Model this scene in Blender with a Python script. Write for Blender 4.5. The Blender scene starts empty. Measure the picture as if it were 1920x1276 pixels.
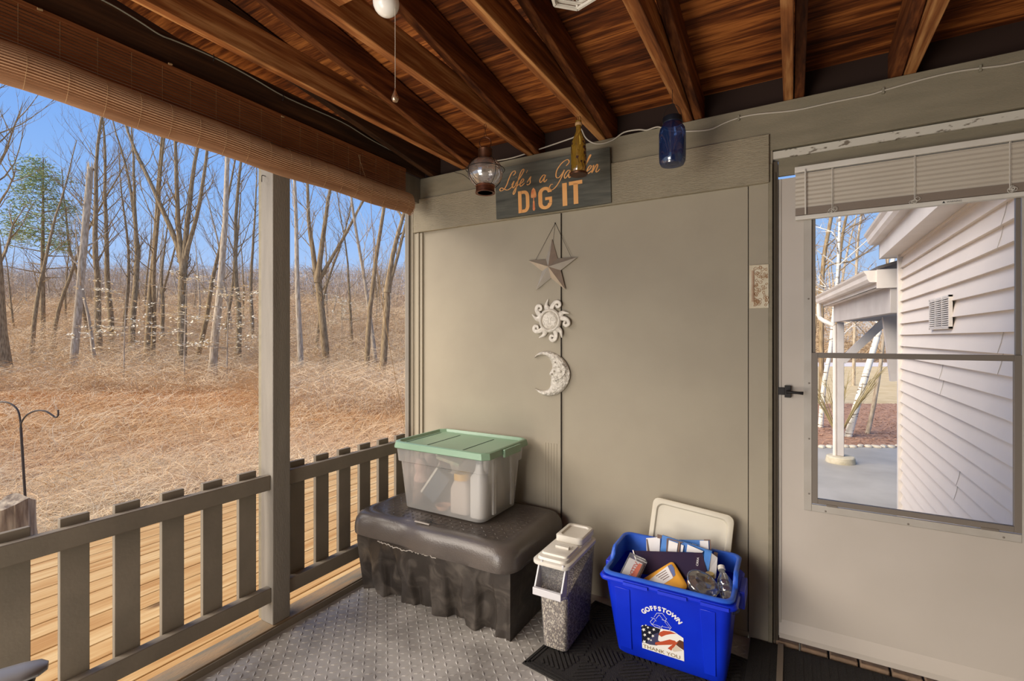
import bpy, bmesh, math, random
import numpy as np
from mathutils import Vector, Matrix, Euler, noise as mnoise

PI = math.pi
scene = bpy.context.scene
COL = scene.collection

# ------------------------------------------------------------------ camera
H = 1.366                      # eye height above the porch floor
YAW = math.radians(30.1)
FOC = 904.0                    # focal length in pixels of a 1920 wide frame
cam_d = bpy.data.cameras.new('camera')
cam_d.sensor_width = 36.0
cam_d.lens = FOC / 1920 * 36
cam_d.shift_y = -5.0 / 1920
cam_d.clip_start = 0.02
cam_d.clip_end = 600
cam = bpy.data.objects.new('camera', cam_d)
cam.location = (0, 0, H)
cam.rotation_euler = (PI / 2, 0, YAW)
COL.objects.link(cam)
scene.camera = cam

# ------------------------------------------------------------------ sky
world = bpy.data.worlds.new('sky')
scene.world = world
world.use_nodes = True
wn, wl = world.node_tree.nodes, world.node_tree.links
wn.clear()
wo = wn.new('ShaderNodeOutputWorld')
wb = wn.new('ShaderNodeBackground')
wt = wn.new('ShaderNodeTexCoord')
ws = wn.new('ShaderNodeSeparateXYZ')
wr = wn.new('ShaderNodeValToRGB')
wl.new(wt.outputs['Generated'], ws.inputs[0])
wl.new(ws.outputs['Z'], wr.inputs[0])
wl.new(wr.outputs[0], wb.inputs[0])
wl.new(wb.outputs[0], wo.inputs[0])
cr = wr.color_ramp
cr.elements[0].position = 0.0
cr.elements[0].color = (0.66, 0.77, 0.95, 1)
cr.elements[1].position = 1.0
cr.elements[1].color = (0.10, 0.26, 0.72, 1)
for p, c in ((0.08, (0.47, 0.64, 0.94)), (0.22, (0.30, 0.52, 0.94)), (0.40, (0.185, 0.40, 0.90))):
    e = cr.elements.new(p)
    e.color = (*c, 1)
wb.inputs[1].default_value = 1.0

# ------------------------------------------------------------------ sun and added fill lamps
sun_d = bpy.data.lights.new('sun', 'SUN')
sun_d.energy = 6.1
sun_d.angle = math.radians(55)
sun_d.color = (1.0, 0.88, 0.72)
sun = bpy.data.objects.new('sun', sun_d)
d = Vector((0.80, 1.0, -1.0)).normalized()      # light travels this way
sun.rotation_euler = d.to_track_quat('-Z', 'Y').to_euler()
sun.location = (-10, -20, 30)
COL.objects.link(sun)

def area(name, loc, aim, sx, sy, power, color):
    l = bpy.data.lights.new(name, 'AREA')
    l.shape = 'RECTANGLE'
    l.size, l.size_y = sx, sy
    l.energy = power
    l.color = color
    o = bpy.data.objects.new(name, l)
    o.location = loc
    o.rotation_euler = (Vector(aim) - Vector(loc)).to_track_quat('-Z', 'Y').to_euler()
    COL.objects.link(o)
    return o
area('porch_end_fill', (-1.45, -1.7, 1.25), (0.1, 2.4, 1.15), 1.5, 1.0, 48, (1.0, 0.93, 0.85))  # added fill lamp behind the camera, brightens the back wall and room
area('low_upward_fill', (-1.45, -0.75, 0.20), (-1.15, 0.75, 2.4), 1.1, 1.3, 50, (1.0, 0.89, 0.74))  # added lamp low behind the camera, aimed up to brighten joist undersides

scene.view_settings.view_transform = 'Standard'
scene.view_settings.look = 'None'
scene.view_settings.gamma = 1.0
scene.view_settings.use_curve_mapping = False
scene.view_settings.exposure = 0.0
scene.cycles.max_bounces = 10
scene.cycles.transparent_max_bounces = 24
scene.cycles.caustics_reflective = False
scene.cycles.caustics_refractive = False

# ------------------------------------------------------------------ helpers
FW = Vector((-math.sin(YAW), math.cos(YAW), 0))
RT = Vector((math.cos(YAW), math.sin(YAW), 0))
def at(px, py, X=None, Y=None, Z=None, t=None):
    """World point of a photo pixel on a known real plane."""
    u = (px - 960) / FOC
    v = (633 - py) / FOC
    d = FW + RT * u + Vector((0, 0, v))
    if X is not None: t = X / d.x
    elif Y is not None: t = Y / d.y
    elif Z is not None: t = (Z - H) / d.z
    return Vector((0, 0, H)) + d * t

FRAME = {}      # object -> world matrix of its frame
def srgb(r, g, b):
    f = lambda c: (c / 255 / 12.92) if c / 255 <= 0.04045 else ((c / 255 + 0.055) / 1.055) ** 2.4
    return (f(r), f(g), f(b))

def empty(name, loc, label, cat, rot=None, group=None, kind=None):
    o = bpy.data.objects.new(name, None)
    o.empty_display_size = 0.05
    m = Matrix.Translation(Vector(loc))
    if rot is not None: m = m @ Euler(rot).to_matrix().to_4x4()
    o.matrix_world = m
    o.location = loc
    if rot is not None: o.rotation_euler = rot
    COL.objects.link(o)
    FRAME[o] = m
    return tag(o, label, cat, group, kind)

def tag(o, label=None, cat=None, group=None, kind=None):
    if label: o['label'] = label
    if cat: o['category'] = cat
    if group: o['group'] = group
    if kind: o['kind'] = kind
    return o

def mesh_obj(name, me, mats, parent=None, smooth=True, angle=35, bevel=0, bseg=2):
    for m in (mats if isinstance(mats, (list, tuple)) else [mats]):
        me.materials.append(m)
    if smooth:
        me.polygons.foreach_set('use_smooth', [True] * len(me.polygons))
        me.set_sharp_from_angle(angle=math.radians(angle))
    o = bpy.data.objects.new(name, me)
    COL.objects.link(o)
    if parent is not None:
        m = FRAME[parent]
        me.transform(m.inverted())
        o.parent = parent
        FRAME[o] = m
    else:
        FRAME[o] = Matrix.Identity(4)
    if bevel:
        b = o.modifiers.new('bevel', 'BEVEL')
        b.width = bevel; b.segments = bseg; b.limit_method = 'ANGLE'; b.angle_limit = math.radians(40)
        b.harden_normals = False
    return o

class MB:
    def __init__(self, M=None):
        self.v, self.f, self.m = [], [], []
        self.M = M
    def add(self, vs, fs, mi=0, M=None):
        n = len(self.v)
        T = None
        if M is not None: T = M
        if self.M is not None: T = self.M @ T if T is not None else self.M
        if T is not None: vs = [T @ Vector(p) for p in vs]
        self.v += [tuple(p) for p in vs]
        self.f += [tuple(n + i for i in f) for f in fs]
        self.m += [mi] * len(fs)
        return self
    def box(self, x0, x1, y0, y1, z0, z1, mi=0, M=None):
        vs = [(x0, y0, z0), (x1, y0, z0), (x1, y1, z0), (x0, y1, z0), (x0, y0, z1), (x1, y0, z1), (x1, y1, z1), (x0, y1, z1)]
        return self.add(vs, [(0, 3, 2, 1), (4, 5, 6, 7), (0, 1, 5, 4), (1, 2, 6, 5), (2, 3, 7, 6), (3, 0, 4, 7)], mi, M)
    def bar(self, a, b, w, h, mi=0, up=(0, 0, 1)):
        """A board from a to b, w wide (sideways), h deep (along up)."""
        a, b = Vector(a), Vector(b)
        z = (b - a).normalized()
        s = z.cross(Vector(up)).normalized()
        u = s.cross(z).normalized()
        vs = []
        for p in (a, b):
            for q, r in ((-1, -1), (1, -1), (1, 1), (-1, 1)):
                vs.append(p + s * (q * w / 2) + u * (r * h / 2))
        return self.add(vs, [(3, 2, 1, 0), (4, 5, 6, 7), (0, 1, 5, 4), (1, 2, 6, 5), (2, 3, 7, 6), (3, 0, 4, 7)], mi)
    def tube(self, path, r, n=8, mi=0, caps=True, closed=False, flat=1.0, up=None):
        P = [Vector(p) for p in path]
        k = len(P)
        R = r if isinstance(r, (list, tuple)) else [r] * k
        vs, fs = [], []
        ref = None
        for i in range(k):
            if closed: tdir = P[(i + 1) % k] - P[i - 1]
            else: tdir = P[min(i + 1, k - 1)] - P[max(i - 1, 0)]
            if tdir.length < 1e-9: tdir = Vector((0, 0, 1))
            tdir.normalize()
            if up is not None: ref = Vector(up)
            elif ref is None: ref = Vector((0, 0, 1)) if abs(tdir.z) < 0.9 else Vector((1, 0, 0))
            s = tdir.cross(ref)
            if s.length < 1e-6: s = tdir.cross(Vector((1, 0.3, 0)))
            s.normalize()
            q = s.cross(tdir).normalized()
            if up is None: ref = q
            for j in range(n):
                a = 2 * PI * j / n
                vs.append(P[i] + s * (math.cos(a) * R[i]) + q * (math.sin(a) * R[i] * flat))
        m = k if closed else k - 1
        for i in range(m):
            i2 = (i + 1) % k
            for j in range(n):
                j2 = (j + 1) % n
                fs.append((i * n + j, i * n + j2, i2 * n + j2, i2 * n + j))
        if caps and not closed:
            fs.append(tuple(range(n - 1, -1, -1)))
            fs.append(tuple((k - 1) * n + j for j in range(n)))
        return self.add(vs, fs, mi)
    def lathe(self, prof, c=(0, 0, 0), n=24, mi=0, M=None, sx=1, sy=1):
        """prof: (r, z) pairs, around the vertical through c."""
        vs, fs = [], []
        k = len(prof)
        for r, z in prof:
            for j in range(n):
                a = 2 * PI * j / n
                vs.append((c[0] + math.cos(a) * r * sx, c[1] + math.sin(a) * r * sy, c[2] + z))
        for i in range(k - 1):
            for j in range(n):
                j2 = (j + 1) % n
                fs.append((i * n + j, i * n + j2, (i + 1) * n + j2, (i + 1) * n + j))
        if prof[0][0] > 1e-5: fs.append(tuple(range(n - 1, -1, -1)))
        if prof[-1][0] > 1e-5: fs.append(tuple((k - 1) * n + j for j in range(n)))
        return self.add(vs, fs, mi, M)
    def loft(self, loops, mi=0, cap0=True, cap1=True, M=None):
        n = len(loops[0])
        vs = [p for l in loops for p in l]
        fs = []
        for i in range(len(loops) - 1):
            for j in range(n):
                j2 = (j + 1) % n
                fs.append((i * n + j, i * n + j2, (i + 1) * n + j2, (i + 1) * n + j))
        if cap0: fs.append(tuple(range(n - 1, -1, -1)))
        if cap1: fs.append(tuple((len(loops) - 1) * n + j for j in range(n)))
        return self.add(vs, fs, mi, M)
    def prism(self, poly, z0, z1, mi=0, M=None):
        n = len(poly)
        vs = [(p[0], p[1], z0) for p in poly] + [(p[0], p[1], z1) for p in poly]
        fs = [(i, (i + 1) % n, n + (i + 1) % n, n + i) for i in range(n)]
        fs += [tuple(range(n - 1, -1, -1)), tuple(range(n, 2 * n))]
        return self.add(vs, fs, mi, M)
    def build(self, name, mats, parent=None, smooth=True, angle=35, bevel=0, bseg=2):
        me = bpy.data.meshes.new(name)
        me.from_pydata(self.v, [], self.f)
        if max(self.m, default=0) > 0:
            me.polygons.foreach_set('material_index', self.m)
        bm = bmesh.new(); bm.from_mesh(me)
        bmesh.ops.recalc_face_normals(bm, faces=bm.faces)
        bm.to_mesh(me); bm.free()
        return mesh_obj(name, me, mats, parent, smooth, angle, bevel, bseg)

def rrect(x0, x1, y0, y1, r, z, seg=4):
    out = []
    for cx, cy, a0 in ((x1 - r, y1 - r, 0), (x0 + r, y1 - r, 90), (x0 + r, y0 + r, 180), (x1 - r, y0 + r, 270)):
        for i in range(seg + 1):
            a = math.radians(a0 + 90 * i / seg)
            out.append((cx + r * math.cos(a), cy + r * math.sin(a), z))
    return out

def spline(pts, k=6, closed=False):
    P = [Vector(p) for p in pts]
    n = len(P)
    out = []
    rng = n if closed else n - 1
    for i in range(rng):
        if closed: a, b, c, dd = P[(i - 1) % n], P[i], P[(i + 1) % n], P[(i + 2) % n]
        else: a, b, c, dd = P[max(i - 1, 0)], P[i], P[i + 1], P[min(i + 2, n - 1)]
        for j in range(k):
            s = j / k
            out.append(0.5 * ((2 * b) + (c - a) * s + (2 * a - 5 * b + 4 * c - dd) * s * s + (3 * b - a - 3 * c + dd) * s ** 3))
    if not closed: out.append(P[-1])
    return out

FONT_CACHE = {}
def text_into(mb, txt, size, M, mi=0, depth=0.0006, bold=0.0, align='CENTER', xs=1.0, shear=0.0):
    """Letters as flat shapes in the local XY plane of M, thickness depth."""
    cu = bpy.data.curves.new('letters', 'FONT')
    cu.body = txt; cu.size = size; cu.extrude = depth; cu.offset = bold
    cu.align_x = align; cu.shear = shear; cu.resolution_u = 3
    o = bpy.data.objects.new('letters', cu)
    COL.objects.link(o)
    dg = bpy.context.evaluated_depsgraph_get()
    me = bpy.data.meshes.new_from_object(o.evaluated_get(dg))
    S = Matrix.Diagonal((xs, 1, 1, 1))
    mb.add([S @ v.co for v in me.vertices], [tuple(p.vertices) for p in me.polygons], mi, M)
    bpy.data.objects.remove(o); bpy.data.curves.remove(cu); bpy.data.meshes.remove(me)

def ribbon(mb, pts, w, M, mi=0, depth=0.001, pen=0.0):
    """A brush stroke in the local XY plane of M; pen = angle of a flat pen."""
    P = [Vector((p[0], p[1], 0)) for p in pts]
    n = len(P)
    vs, fs = [], []
    for i in range(n):
        t = (P[min(i + 1, n - 1)] - P[max(i - 1, 0)])
        if t.length < 1e-9: t = Vector((1, 0, 0))
        t.normalize()
        s = Vector((-t.y, t.x, 0))
        ww = w * (0.55 + 0.75 * abs(t.y)) if pen else w
        e = min(1, 0.45 + min(i, n - 1 - i) * 0.3)
        for z in (0, depth):
            vs.append(P[i] + s * ww * e / 2 + Vector((0, 0, z)))
            vs.append(P[i] - s * ww * e / 2 + Vector((0, 0, z)))
    for i in range(n - 1):
        a, b = i * 4, i * 4 + 4
        fs += [(a, a + 1, b + 1, b), (a + 2, b + 2, b + 3, a + 3), (a, b, b + 2, a + 2), (a + 1, a + 3, b + 3, b + 1)]
    fs += [(0, 2, 3, 1), (n * 4 - 4, n * 4 - 3, n * 4 - 1, n * 4 - 2)]
    mb.add(vs, fs, mi, M)

# ------------------------------------------------------------------ materials
def mat(name, c, rough=0.6, c2=None, ns=6, stretch=(1, 1, 1), lo=0.35, hi=0.65, metal=0, bump=0, bs=60, bstretch=None,
        spec=0.5, detail=4, alpha=None, trans=0, coat=0, sub=None, dist=0.0):
    m = bpy.data.materials.new(name)
    m.use_nodes = True
    N, L = m.node_tree.nodes, m.node_tree.links
    b = N['Principled BSDF']
    b.inputs['Roughness'].default_value = rough
    b.inputs['Metallic'].default_value = metal
    b.inputs['Specular IOR Level'].default_value = spec
    b.inputs['Base Color'].default_value = (*c, 1)
    if coat: b.inputs['Coat Weight'].default_value = coat
    if trans: b.inputs['Transmission Weight'].default_value = trans
    if alpha is not None: b.inputs['Alpha'].default_value = alpha
    tc = N.new('ShaderNodeTexCoord')
    if c2 is not None:
        mp = N.new('ShaderNodeMapping'); mp.inputs['Scale'].default_value = stretch
        no = N.new('ShaderNodeTexNoise'); no.inputs['Scale'].default_value = ns; no.inputs['Detail'].default_value = detail
        no.inputs['Distortion'].default_value = dist
        ra = N.new('ShaderNodeValToRGB')
        ra.color_ramp.elements[0].position = lo; ra.color_ramp.elements[0].color = (*c, 1)
        ra.color_ramp.elements[1].position = hi; ra.color_ramp.elements[1].color = (*c2, 1)
        L.new(tc.outputs['Object'], mp.inputs[0]); L.new(mp.outputs[0], no.inputs[0])
        L.new(no.outputs[0], ra.inputs[0]); L.new(ra.outputs[0], b.inputs['Base Color'])
    if bump:
        mp2 = N.new('ShaderNodeMapping'); mp2.inputs['Scale'].default_value = bstretch or stretch
        n2 = N.new('ShaderNodeTexNoise'); n2.inputs['Scale'].default_value = bs; n2.inputs['Detail'].default_value = 3
        bu = N.new('ShaderNodeBump'); bu.inputs['Strength'].default_value = bump; bu.inputs['Distance'].default_value = 0.01
        L.new(tc.outputs['Object'], mp2.inputs[0]); L.new(mp2.outputs[0], n2.inputs[0])
        L.new(n2.outputs[0], bu.inputs['Height']); L.new(bu.outputs[0], b.inputs['Normal'])
    return m

def wood(name, dark, mid, light, along='Y', scale=1.0, rough=0.65, knots=True, bump=0.25, blotch=0.0):
    """Grain runs along one world axis; rings, fine fibre, a few knots."""
    m = bpy.data.materials.new(name)
    m.use_nodes = True
    N, L = m.node_tree.nodes, m.node_tree.links
    b = N['Principled BSDF']; b.inputs['Roughness'].default_value = rough
    b.inputs['Specular IOR Level'].default_value = 0.3
    tc = N.new('ShaderNodeTexCoord')
    mp = N.new('ShaderNodeMapping')
    s = {'X': (0.9, 14, 14), 'Y': (14, 0.9, 14), 'Z': (14, 14, 0.9)}[along]
    mp.inputs['Scale'].default_value = [q * scale for q in s]
    L.new(tc.outputs['Object'], mp.inputs[0])
    n1 = N.new('ShaderNodeTexNoise'); n1.inputs['Scale'].default_value = 1.3; n1.inputs['Detail'].default_value = 6
    n1.inputs['Distortion'].default_value = 0.9
    L.new(mp.outputs[0], n1.inputs[0])
    n2 = N.new('ShaderNodeTexNoise'); n2.inputs['Scale'].default_value = 7; n2.inputs['Detail'].default_value = 3
    L.new(mp.outputs[0], n2.inputs[0])
    mx = N.new('ShaderNodeMath'); mx.operation = 'MULTIPLY_ADD'; mx.inputs[1].default_value = 0.45; mx.inputs[2].default_value = -0.22
    L.new(n2.outputs[0], mx.inputs[0])
    ad = N.new('ShaderNodeMath'); ad.operation = 'ADD'
    L.new(n1.outputs[0], ad.inputs[0]); L.new(mx.outputs[0], ad.inputs[1])
    last = ad
    if blotch:
        n3 = N.new('ShaderNodeTexNoise'); n3.inputs['Scale'].default_value = 2.2; n3.inputs['Detail'].default_value = 2
        L.new(tc.outputs['Object'], n3.inputs[0])
        m3 = N.new('ShaderNodeMath'); m3.operation = 'MULTIPLY_ADD'; m3.inputs[1].default_value = blotch; m3.inputs[2].default_value = -blotch / 2
        L.new(n3.outputs[0], m3.inputs[0])
        a3 = N.new('ShaderNodeMath'); a3.operation = 'ADD'
        L.new(last.outputs[0], a3.inputs[0]); L.new(m3.outputs[0], a3.inputs[1]); last = a3
    ra = N.new('ShaderNodeValToRGB')
    e = ra.color_ramp.elements
    e[0].position = 0.30; e[0].color = (*dark, 1)
    e[1].position = 0.72; e[1].color = (*light, 1)
    q = e.new(0.5); q.color = (*mid, 1)
    L.new(last.outputs[0], ra.inputs[0])
    out = ra
    if knots:
        vo = N.new('ShaderNodeTexVoronoi'); vo.inputs['Scale'].default_value = 2.6
        mk = N.new('ShaderNodeMapping')
        mk.inputs['Scale'].default_value = {'X': (0.5, 1, 1), 'Y': (1, 0.5, 1), 'Z': (1, 1, 0.5)}[along]
        L.new(tc.outputs['Object'], mk.inputs[0]); L.new(mk.outputs[0], vo.inputs[0])
        kr = N.new('ShaderNodeValToRGB')
        kr.color_ramp.elements[0].position = 0.035; kr.color_ramp.elements[0].color = (0.30, 0.25, 0.2, 1)
        kr.color_ramp.elements[1].position = 0.10; kr.color_ramp.elements[1].color = (1, 1, 1, 1)
        L.new(vo.outputs['Distance'], kr.inputs[0])
        mm = N.new('ShaderNodeMix'); mm.data_type = 'RGBA'; mm.blend_type = 'MULTIPLY'; mm.inputs[0].default_value = 1
        L.new(ra.outputs[0], mm.inputs[6]); L.new(kr.outputs[0], mm.inputs[7])
        L.new(mm.outputs[2], b.inputs['Base Color'])
    else:
        L.new(ra.outputs[0], b.inputs['Base Color'])
    bu = N.new('ShaderNodeBump'); bu.inputs['Strength'].default_value = bump; bu.inputs['Distance'].default_value = 0.004
    L.new(n2.outputs[0], bu.inputs['Height']); L.new(bu.outputs[0], b.inputs['Normal'])
    return m

def glassy(name, tint, clear=0.85, rough=0.02, haze=None, haze_amt=0.0, shine=0.10):
    """Thin see-through sheet: tinted transparency, a little milky haze, and a glossy skin."""
    m = bpy.data.materials.new(name)
    m.use_nodes = True
    N, L = m.node_tree.nodes, m.node_tree.links
    N.clear()
    o = N.new('ShaderNodeOutputMaterial')
    t = N.new('ShaderNodeBsdfTransparent'); t.inputs[0].default_value = (*[c * clear for c in tint], 1)
    base = t
    if haze_amt:
        df = N.new('ShaderNodeBsdfDiffuse'); df.inputs[0].default_value = (*haze, 1)
        tr = N.new('ShaderNodeBsdfTranslucent'); tr.inputs[0].default_value = (*haze, 1)
        hm = N.new('ShaderNodeMixShader'); hm.inputs[0].default_value = 0.45
        L.new(df.outputs[0], hm.inputs[1]); L.new(tr.outputs[0], hm.inputs[2])
        mh = N.new('ShaderNodeMixShader'); mh.inputs[0].default_value = haze_amt
        L.new(t.outputs[0], mh.inputs[1]); L.new(hm.outputs[0], mh.inputs[2])
        base = mh
    g = N.new('ShaderNodeBsdfGlossy'); g.inputs['Roughness'].default_value = rough
    lw = N.new('ShaderNodeLayerWeight'); lw.inputs[0].default_value = 0.25
    mu = N.new('ShaderNodeMath'); mu.operation = 'MULTIPLY_ADD'; mu.inputs[1].default_value = 0.6; mu.inputs[2].default_value = shine
    L.new(lw.outputs['Fresnel'], mu.inputs[0])
    mx = N.new('ShaderNodeMixShader')
    L.new(mu.outputs[0], mx.inputs[0]); L.new(base.outputs[0], mx.inputs[1]); L.new(g.outputs[0], mx.inputs[2])
    L.new(mx.outputs[0], o.inputs[0])
    return m

G = srgb
wall_paint = mat('wall_paint', G(157, 147, 128), 0.75, c2=G(163, 153, 133), ns=3, bump=0.08, bs=350)
trim_paint = mat('trim_paint', G(130, 122, 102), 0.8, c2=G(140, 131, 110), ns=5, stretch=(1, 6, 6), bump=0.25, bs=90)
rough_sawn = mat('rough_sawn_trim', G(150, 140, 118), 0.85, c2=G(162, 151, 128), ns=4, bump=0.75, bs=22, bstretch=(1.2, 1, 14))
post_paint = mat('post_paint', G(124, 117, 107), 0.7, c2=G(135, 128, 117), ns=3, stretch=(8, 8, 1), bump=0.2, bs=40, bstretch=(8, 8, 1))
rail_paint = mat('rail_paint', G(120, 111, 97), 0.75, c2=G(130, 120, 105), ns=7, bump=0.06, bs=60)
post_worn = mat('worn_sill_paint', G(150, 122, 88), 0.8, c2=G(118, 108, 90), ns=5, stretch=(6, 1, 6), bump=0.3, bs=50)
gap_and_edge_shade = mat('gap_and_edge_shade', G(38, 33, 28), 0.9)
white_paint = mat('flaking_white_paint', G(205, 200, 186), 0.8, c2=G(120, 110, 95), ns=28, lo=0.58, hi=0.66, stretch=(1, 1, 2))
door_paint = mat('door_enamel', G(196, 186, 174), 0.45, c2=G(186, 176, 163), ns=1.6, lo=0.45, hi=0.7)
door_frame = mat('door_frame_aluminium', G(188, 181, 170), 0.4, c2=G(178, 170, 158), ns=9)
sash_grey = mat('sash_aluminium', G(124, 114, 103), 0.45)
joist_wood = wood('joist_timber', G(86, 44, 19), G(150, 92, 48), G(206, 152, 96), 'Y')
rafter_wood = wood('rafter_timber', G(58, 26, 10), G(100, 54, 25), G(144, 88, 46), 'Y', 1.2)
dark_timber = wood('header_timber', G(44, 26, 14), G(66, 40, 22), G(92, 58, 32), 'Y')
ply_wood = wood('roof_plywood', G(58, 26, 10), G(112, 58, 24), G(184, 112, 54), 'X', 1.5, bump=0.35, blotch=0.6)
deck_wood = wood('deck_board', G(172, 126, 70), G(192, 152, 96), G(208, 176, 124), 'Y', 0.8, knots=True, bump=0.1)
bamboo = mat('bamboo_slat', G(122, 68, 36), 0.5, c2=G(152, 94, 54), ns=30, stretch=(1, 0.15, 4))
bamboo_roll = mat('bamboo_roll_slat', G(170, 130, 98), 0.5, c2=G(194, 154, 120), ns=30, stretch=(1, 0.15, 4))
twine = mat('twine', G(176, 142, 100), 0.8)
rubber_mat = mat('diamond_rubber', G(134, 129, 123), 0.38, c2=G(176, 171, 164), ns=5, lo=.3, hi=.6, spec=0.5, bump=0.05, bs=200)
black_rubber = mat('black_doormat', G(24, 21, 19), 0.85, c2=G(44, 39, 34), ns=220, bump=0.8, bs=300)
black_plastic = mat('black_plastic', G(58, 52, 47), 0.30, c2=G(104, 96, 88), ns=9, lo=0.46, hi=0.8, dist=1.2, bump=0.1, bs=120)
chip_plastic = mat('torn_plastic_edge', G(168, 160, 150), 0.7)
green_plastic = mat('green_lid_plastic', G(132, 162, 134), 0.35, c2=G(140, 170, 142), ns=3)
groove_green = mat('lid_groove', G(44, 70, 56), 0.6)
tote_clear = glassy('frosted_tote_plastic', (0.97, 0.96, 0.95), 0.98, 0.22, G(250, 247, 242), 0.36, 0.05)
clear_plastic = glassy('clear_plastic', (0.97, 0.97, 0.97), 0.96, 0.06, G(226, 226, 230), 0.17, 0.10)
white_plastic = mat('white_plastic', G(224, 219, 208), 0.4, c2=G(214, 208, 196), ns=8)
cream_plastic = mat('cream_plastic', G(214, 206, 186), 0.45, c2=G(204, 195, 174), ns=4)
blue_plastic = mat('blue_bin_plastic', G(10, 42, 196), 0.36, c2=G(14, 50, 208), ns=5)
blue_rim = mat('blue_rim_plastic', G(40, 88, 196), 0.42, c2=G(56, 104, 204), ns=12)
iron = mat('black_iron', G(30, 26, 24), 0.5, metal=0.4)
bronze = mat('aged_bronze', G(70, 46, 32), 0.45, c2=G(98, 62, 42), ns=30, metal=0.8)
copper = mat('aged_copper', G(130, 80, 56), 0.4, c2=G(90, 54, 40), ns=30, metal=0.8)
lantern_glass = glassy('lantern_glass', (0.97, 0.95, 0.95), 0.92, 0.05, G(244, 232, 226), 0.26, 0.30)
amber_glass = glassy('amber_glass', (0.92, 0.78, 0.34), 0.92, 0.05, G(214, 172, 70), 0.42, 0.12)
blue_glass = glassy('blue_glass', (0.34, 0.50, 0.80), 0.9, 0.03, G(30, 66, 132), 0.40, 0.12)
pane_glass = glassy('window_glass', (1.0, 1.0, 0.99), 0.985, 0.0, shine=-0.02)
chest_lid_m = mat('black_lid_plastic', G(82, 75, 70), 0.27, c2=G(92, 84, 78), ns=5, bump=0.12, bs=160)
silver = mat('brushed_silver', G(216, 208, 194), 0.32, c2=G(206, 198, 184), ns=20, metal=0.7)
pewter = mat('pewter_paint', G(220, 212, 198), 0.5, c2=G(196, 188, 174), ns=60, metal=0.15, bump=0.15, bs=120)
hammered = mat('hammered_pewter', G(222, 214, 200), 0.45, c2=G(190, 182, 168), ns=70, metal=0.15, bump=0.9, bs=85)
sign_board = wood('sign_board', G(62, 62, 56), G(82, 82, 74), G(100, 98, 88), 'X', 0.8, knots=False, bump=0.2)
sign_paint = mat('sign_lettering', G(236, 176, 108), 0.7, c2=G(226, 160, 92), ns=14)
cable_white = mat('white_cable', G(186, 178, 162), 0.5)
cable_paint = mat('painted_cable', G(138, 132, 114), 0.7)
porcelain = mat('white_porcelain', G(238, 234, 226), 0.2)
grey_chair = mat('grey_chair_plastic', G(128, 126, 126), 0.35)
chair_dark = mat('dark_chair_plastic', G(36, 34, 34), 0.5)
brick = mat('threshold_brick', G(150, 124, 100), 0.9, c2=G(120, 100, 82), ns=16, bump=0.5, bs=60)
vinyl = mat('vinyl_siding', G(228, 216, 204), 0.55, c2=G(232, 220, 208), ns=3)
white_trim = mat('white_trim_paint', G(226, 219, 212), 0.6, c2=G(216, 208, 200), ns=3)
grey_porch = mat('porch_beam_paint', G(196, 190, 186), 0.8, c2=G(184, 177, 173), ns=3)
concrete = mat('concrete_footing', G(200, 190, 168), 0.9, c2=G(176, 166, 142), ns=9, bump=0.4)

# ================================================================== STRUCTURE
BZ = 2.405                      # top of the wall beam, underside of the joists
YW = 2.44                       # face of the back wall
def S(mb, name, m, **k):
    return tag(mb.build(name, m, **k), kind='structure')

# floor: rubber sheet with raised diamond tread
mb = MB()
mb.box(-2.062, 2.4, -3.2, 2.44, -0.06, 0.0)
sp = 0.0335
rnd = random.Random(4)
for i in range(int((0.55 + 2.05) / sp)):
    for j in range(int((2.42 - 0.35) / sp)):
        x = -2.04 + (i + 0.5) * sp; y = 0.35 + (j + 0.5) * sp
        a = PI / 4 if (i + j) % 2 else -PI / 4
        L, W, h = 0.0180, 0.0068, 0.0024
        ca, sa = math.cos(a), math.sin(a)
        pts = [(-L, 0, 0), (0, -W, 0), (L, 0, 0), (0, W, 0), (-L * .5, 0, h), (0, -W * .35, h), (L * .5, 0, h), (0, W * .35, h)]
        vs = [(x + p[0] * ca - p[1] * sa, y + p[0] * sa + p[1] * ca, p[2]) for p in pts]
        mb.add(vs, [(0, 1, 5, 4), (1, 2, 6, 5), (2, 3, 7, 6), (3, 0, 4, 7), (4, 5, 6, 7)])
S(mb, 'floor', rubber_mat, smooth=False)

# back wall: painted panels up to the beam, opening for the door, a wall to the right of the door
mb = MB()
mb.box(-2.233, -0.172, YW, YW + 0.03, 0.0, 2.27)
mb.box(-0.168, -0.073, YW - 0.006, YW + 0.03, 0.0, 2.27)
mb.box(0.885, 2.5, YW, YW + 0.03, -0.1, 2.27)
mb.box(-2.233, -0.066, YW + 0.03, YW + 0.05, 0.0, 2.27)
S(mb, 'wall_back', wall_paint, smooth=False)
mb = MB()
mb.box(-0.172, -0.168, YW + 0.008, YW + 0.02, 0.02, 2.05)
S(mb, 'trim_1', gap_and_edge_shade)
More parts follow.
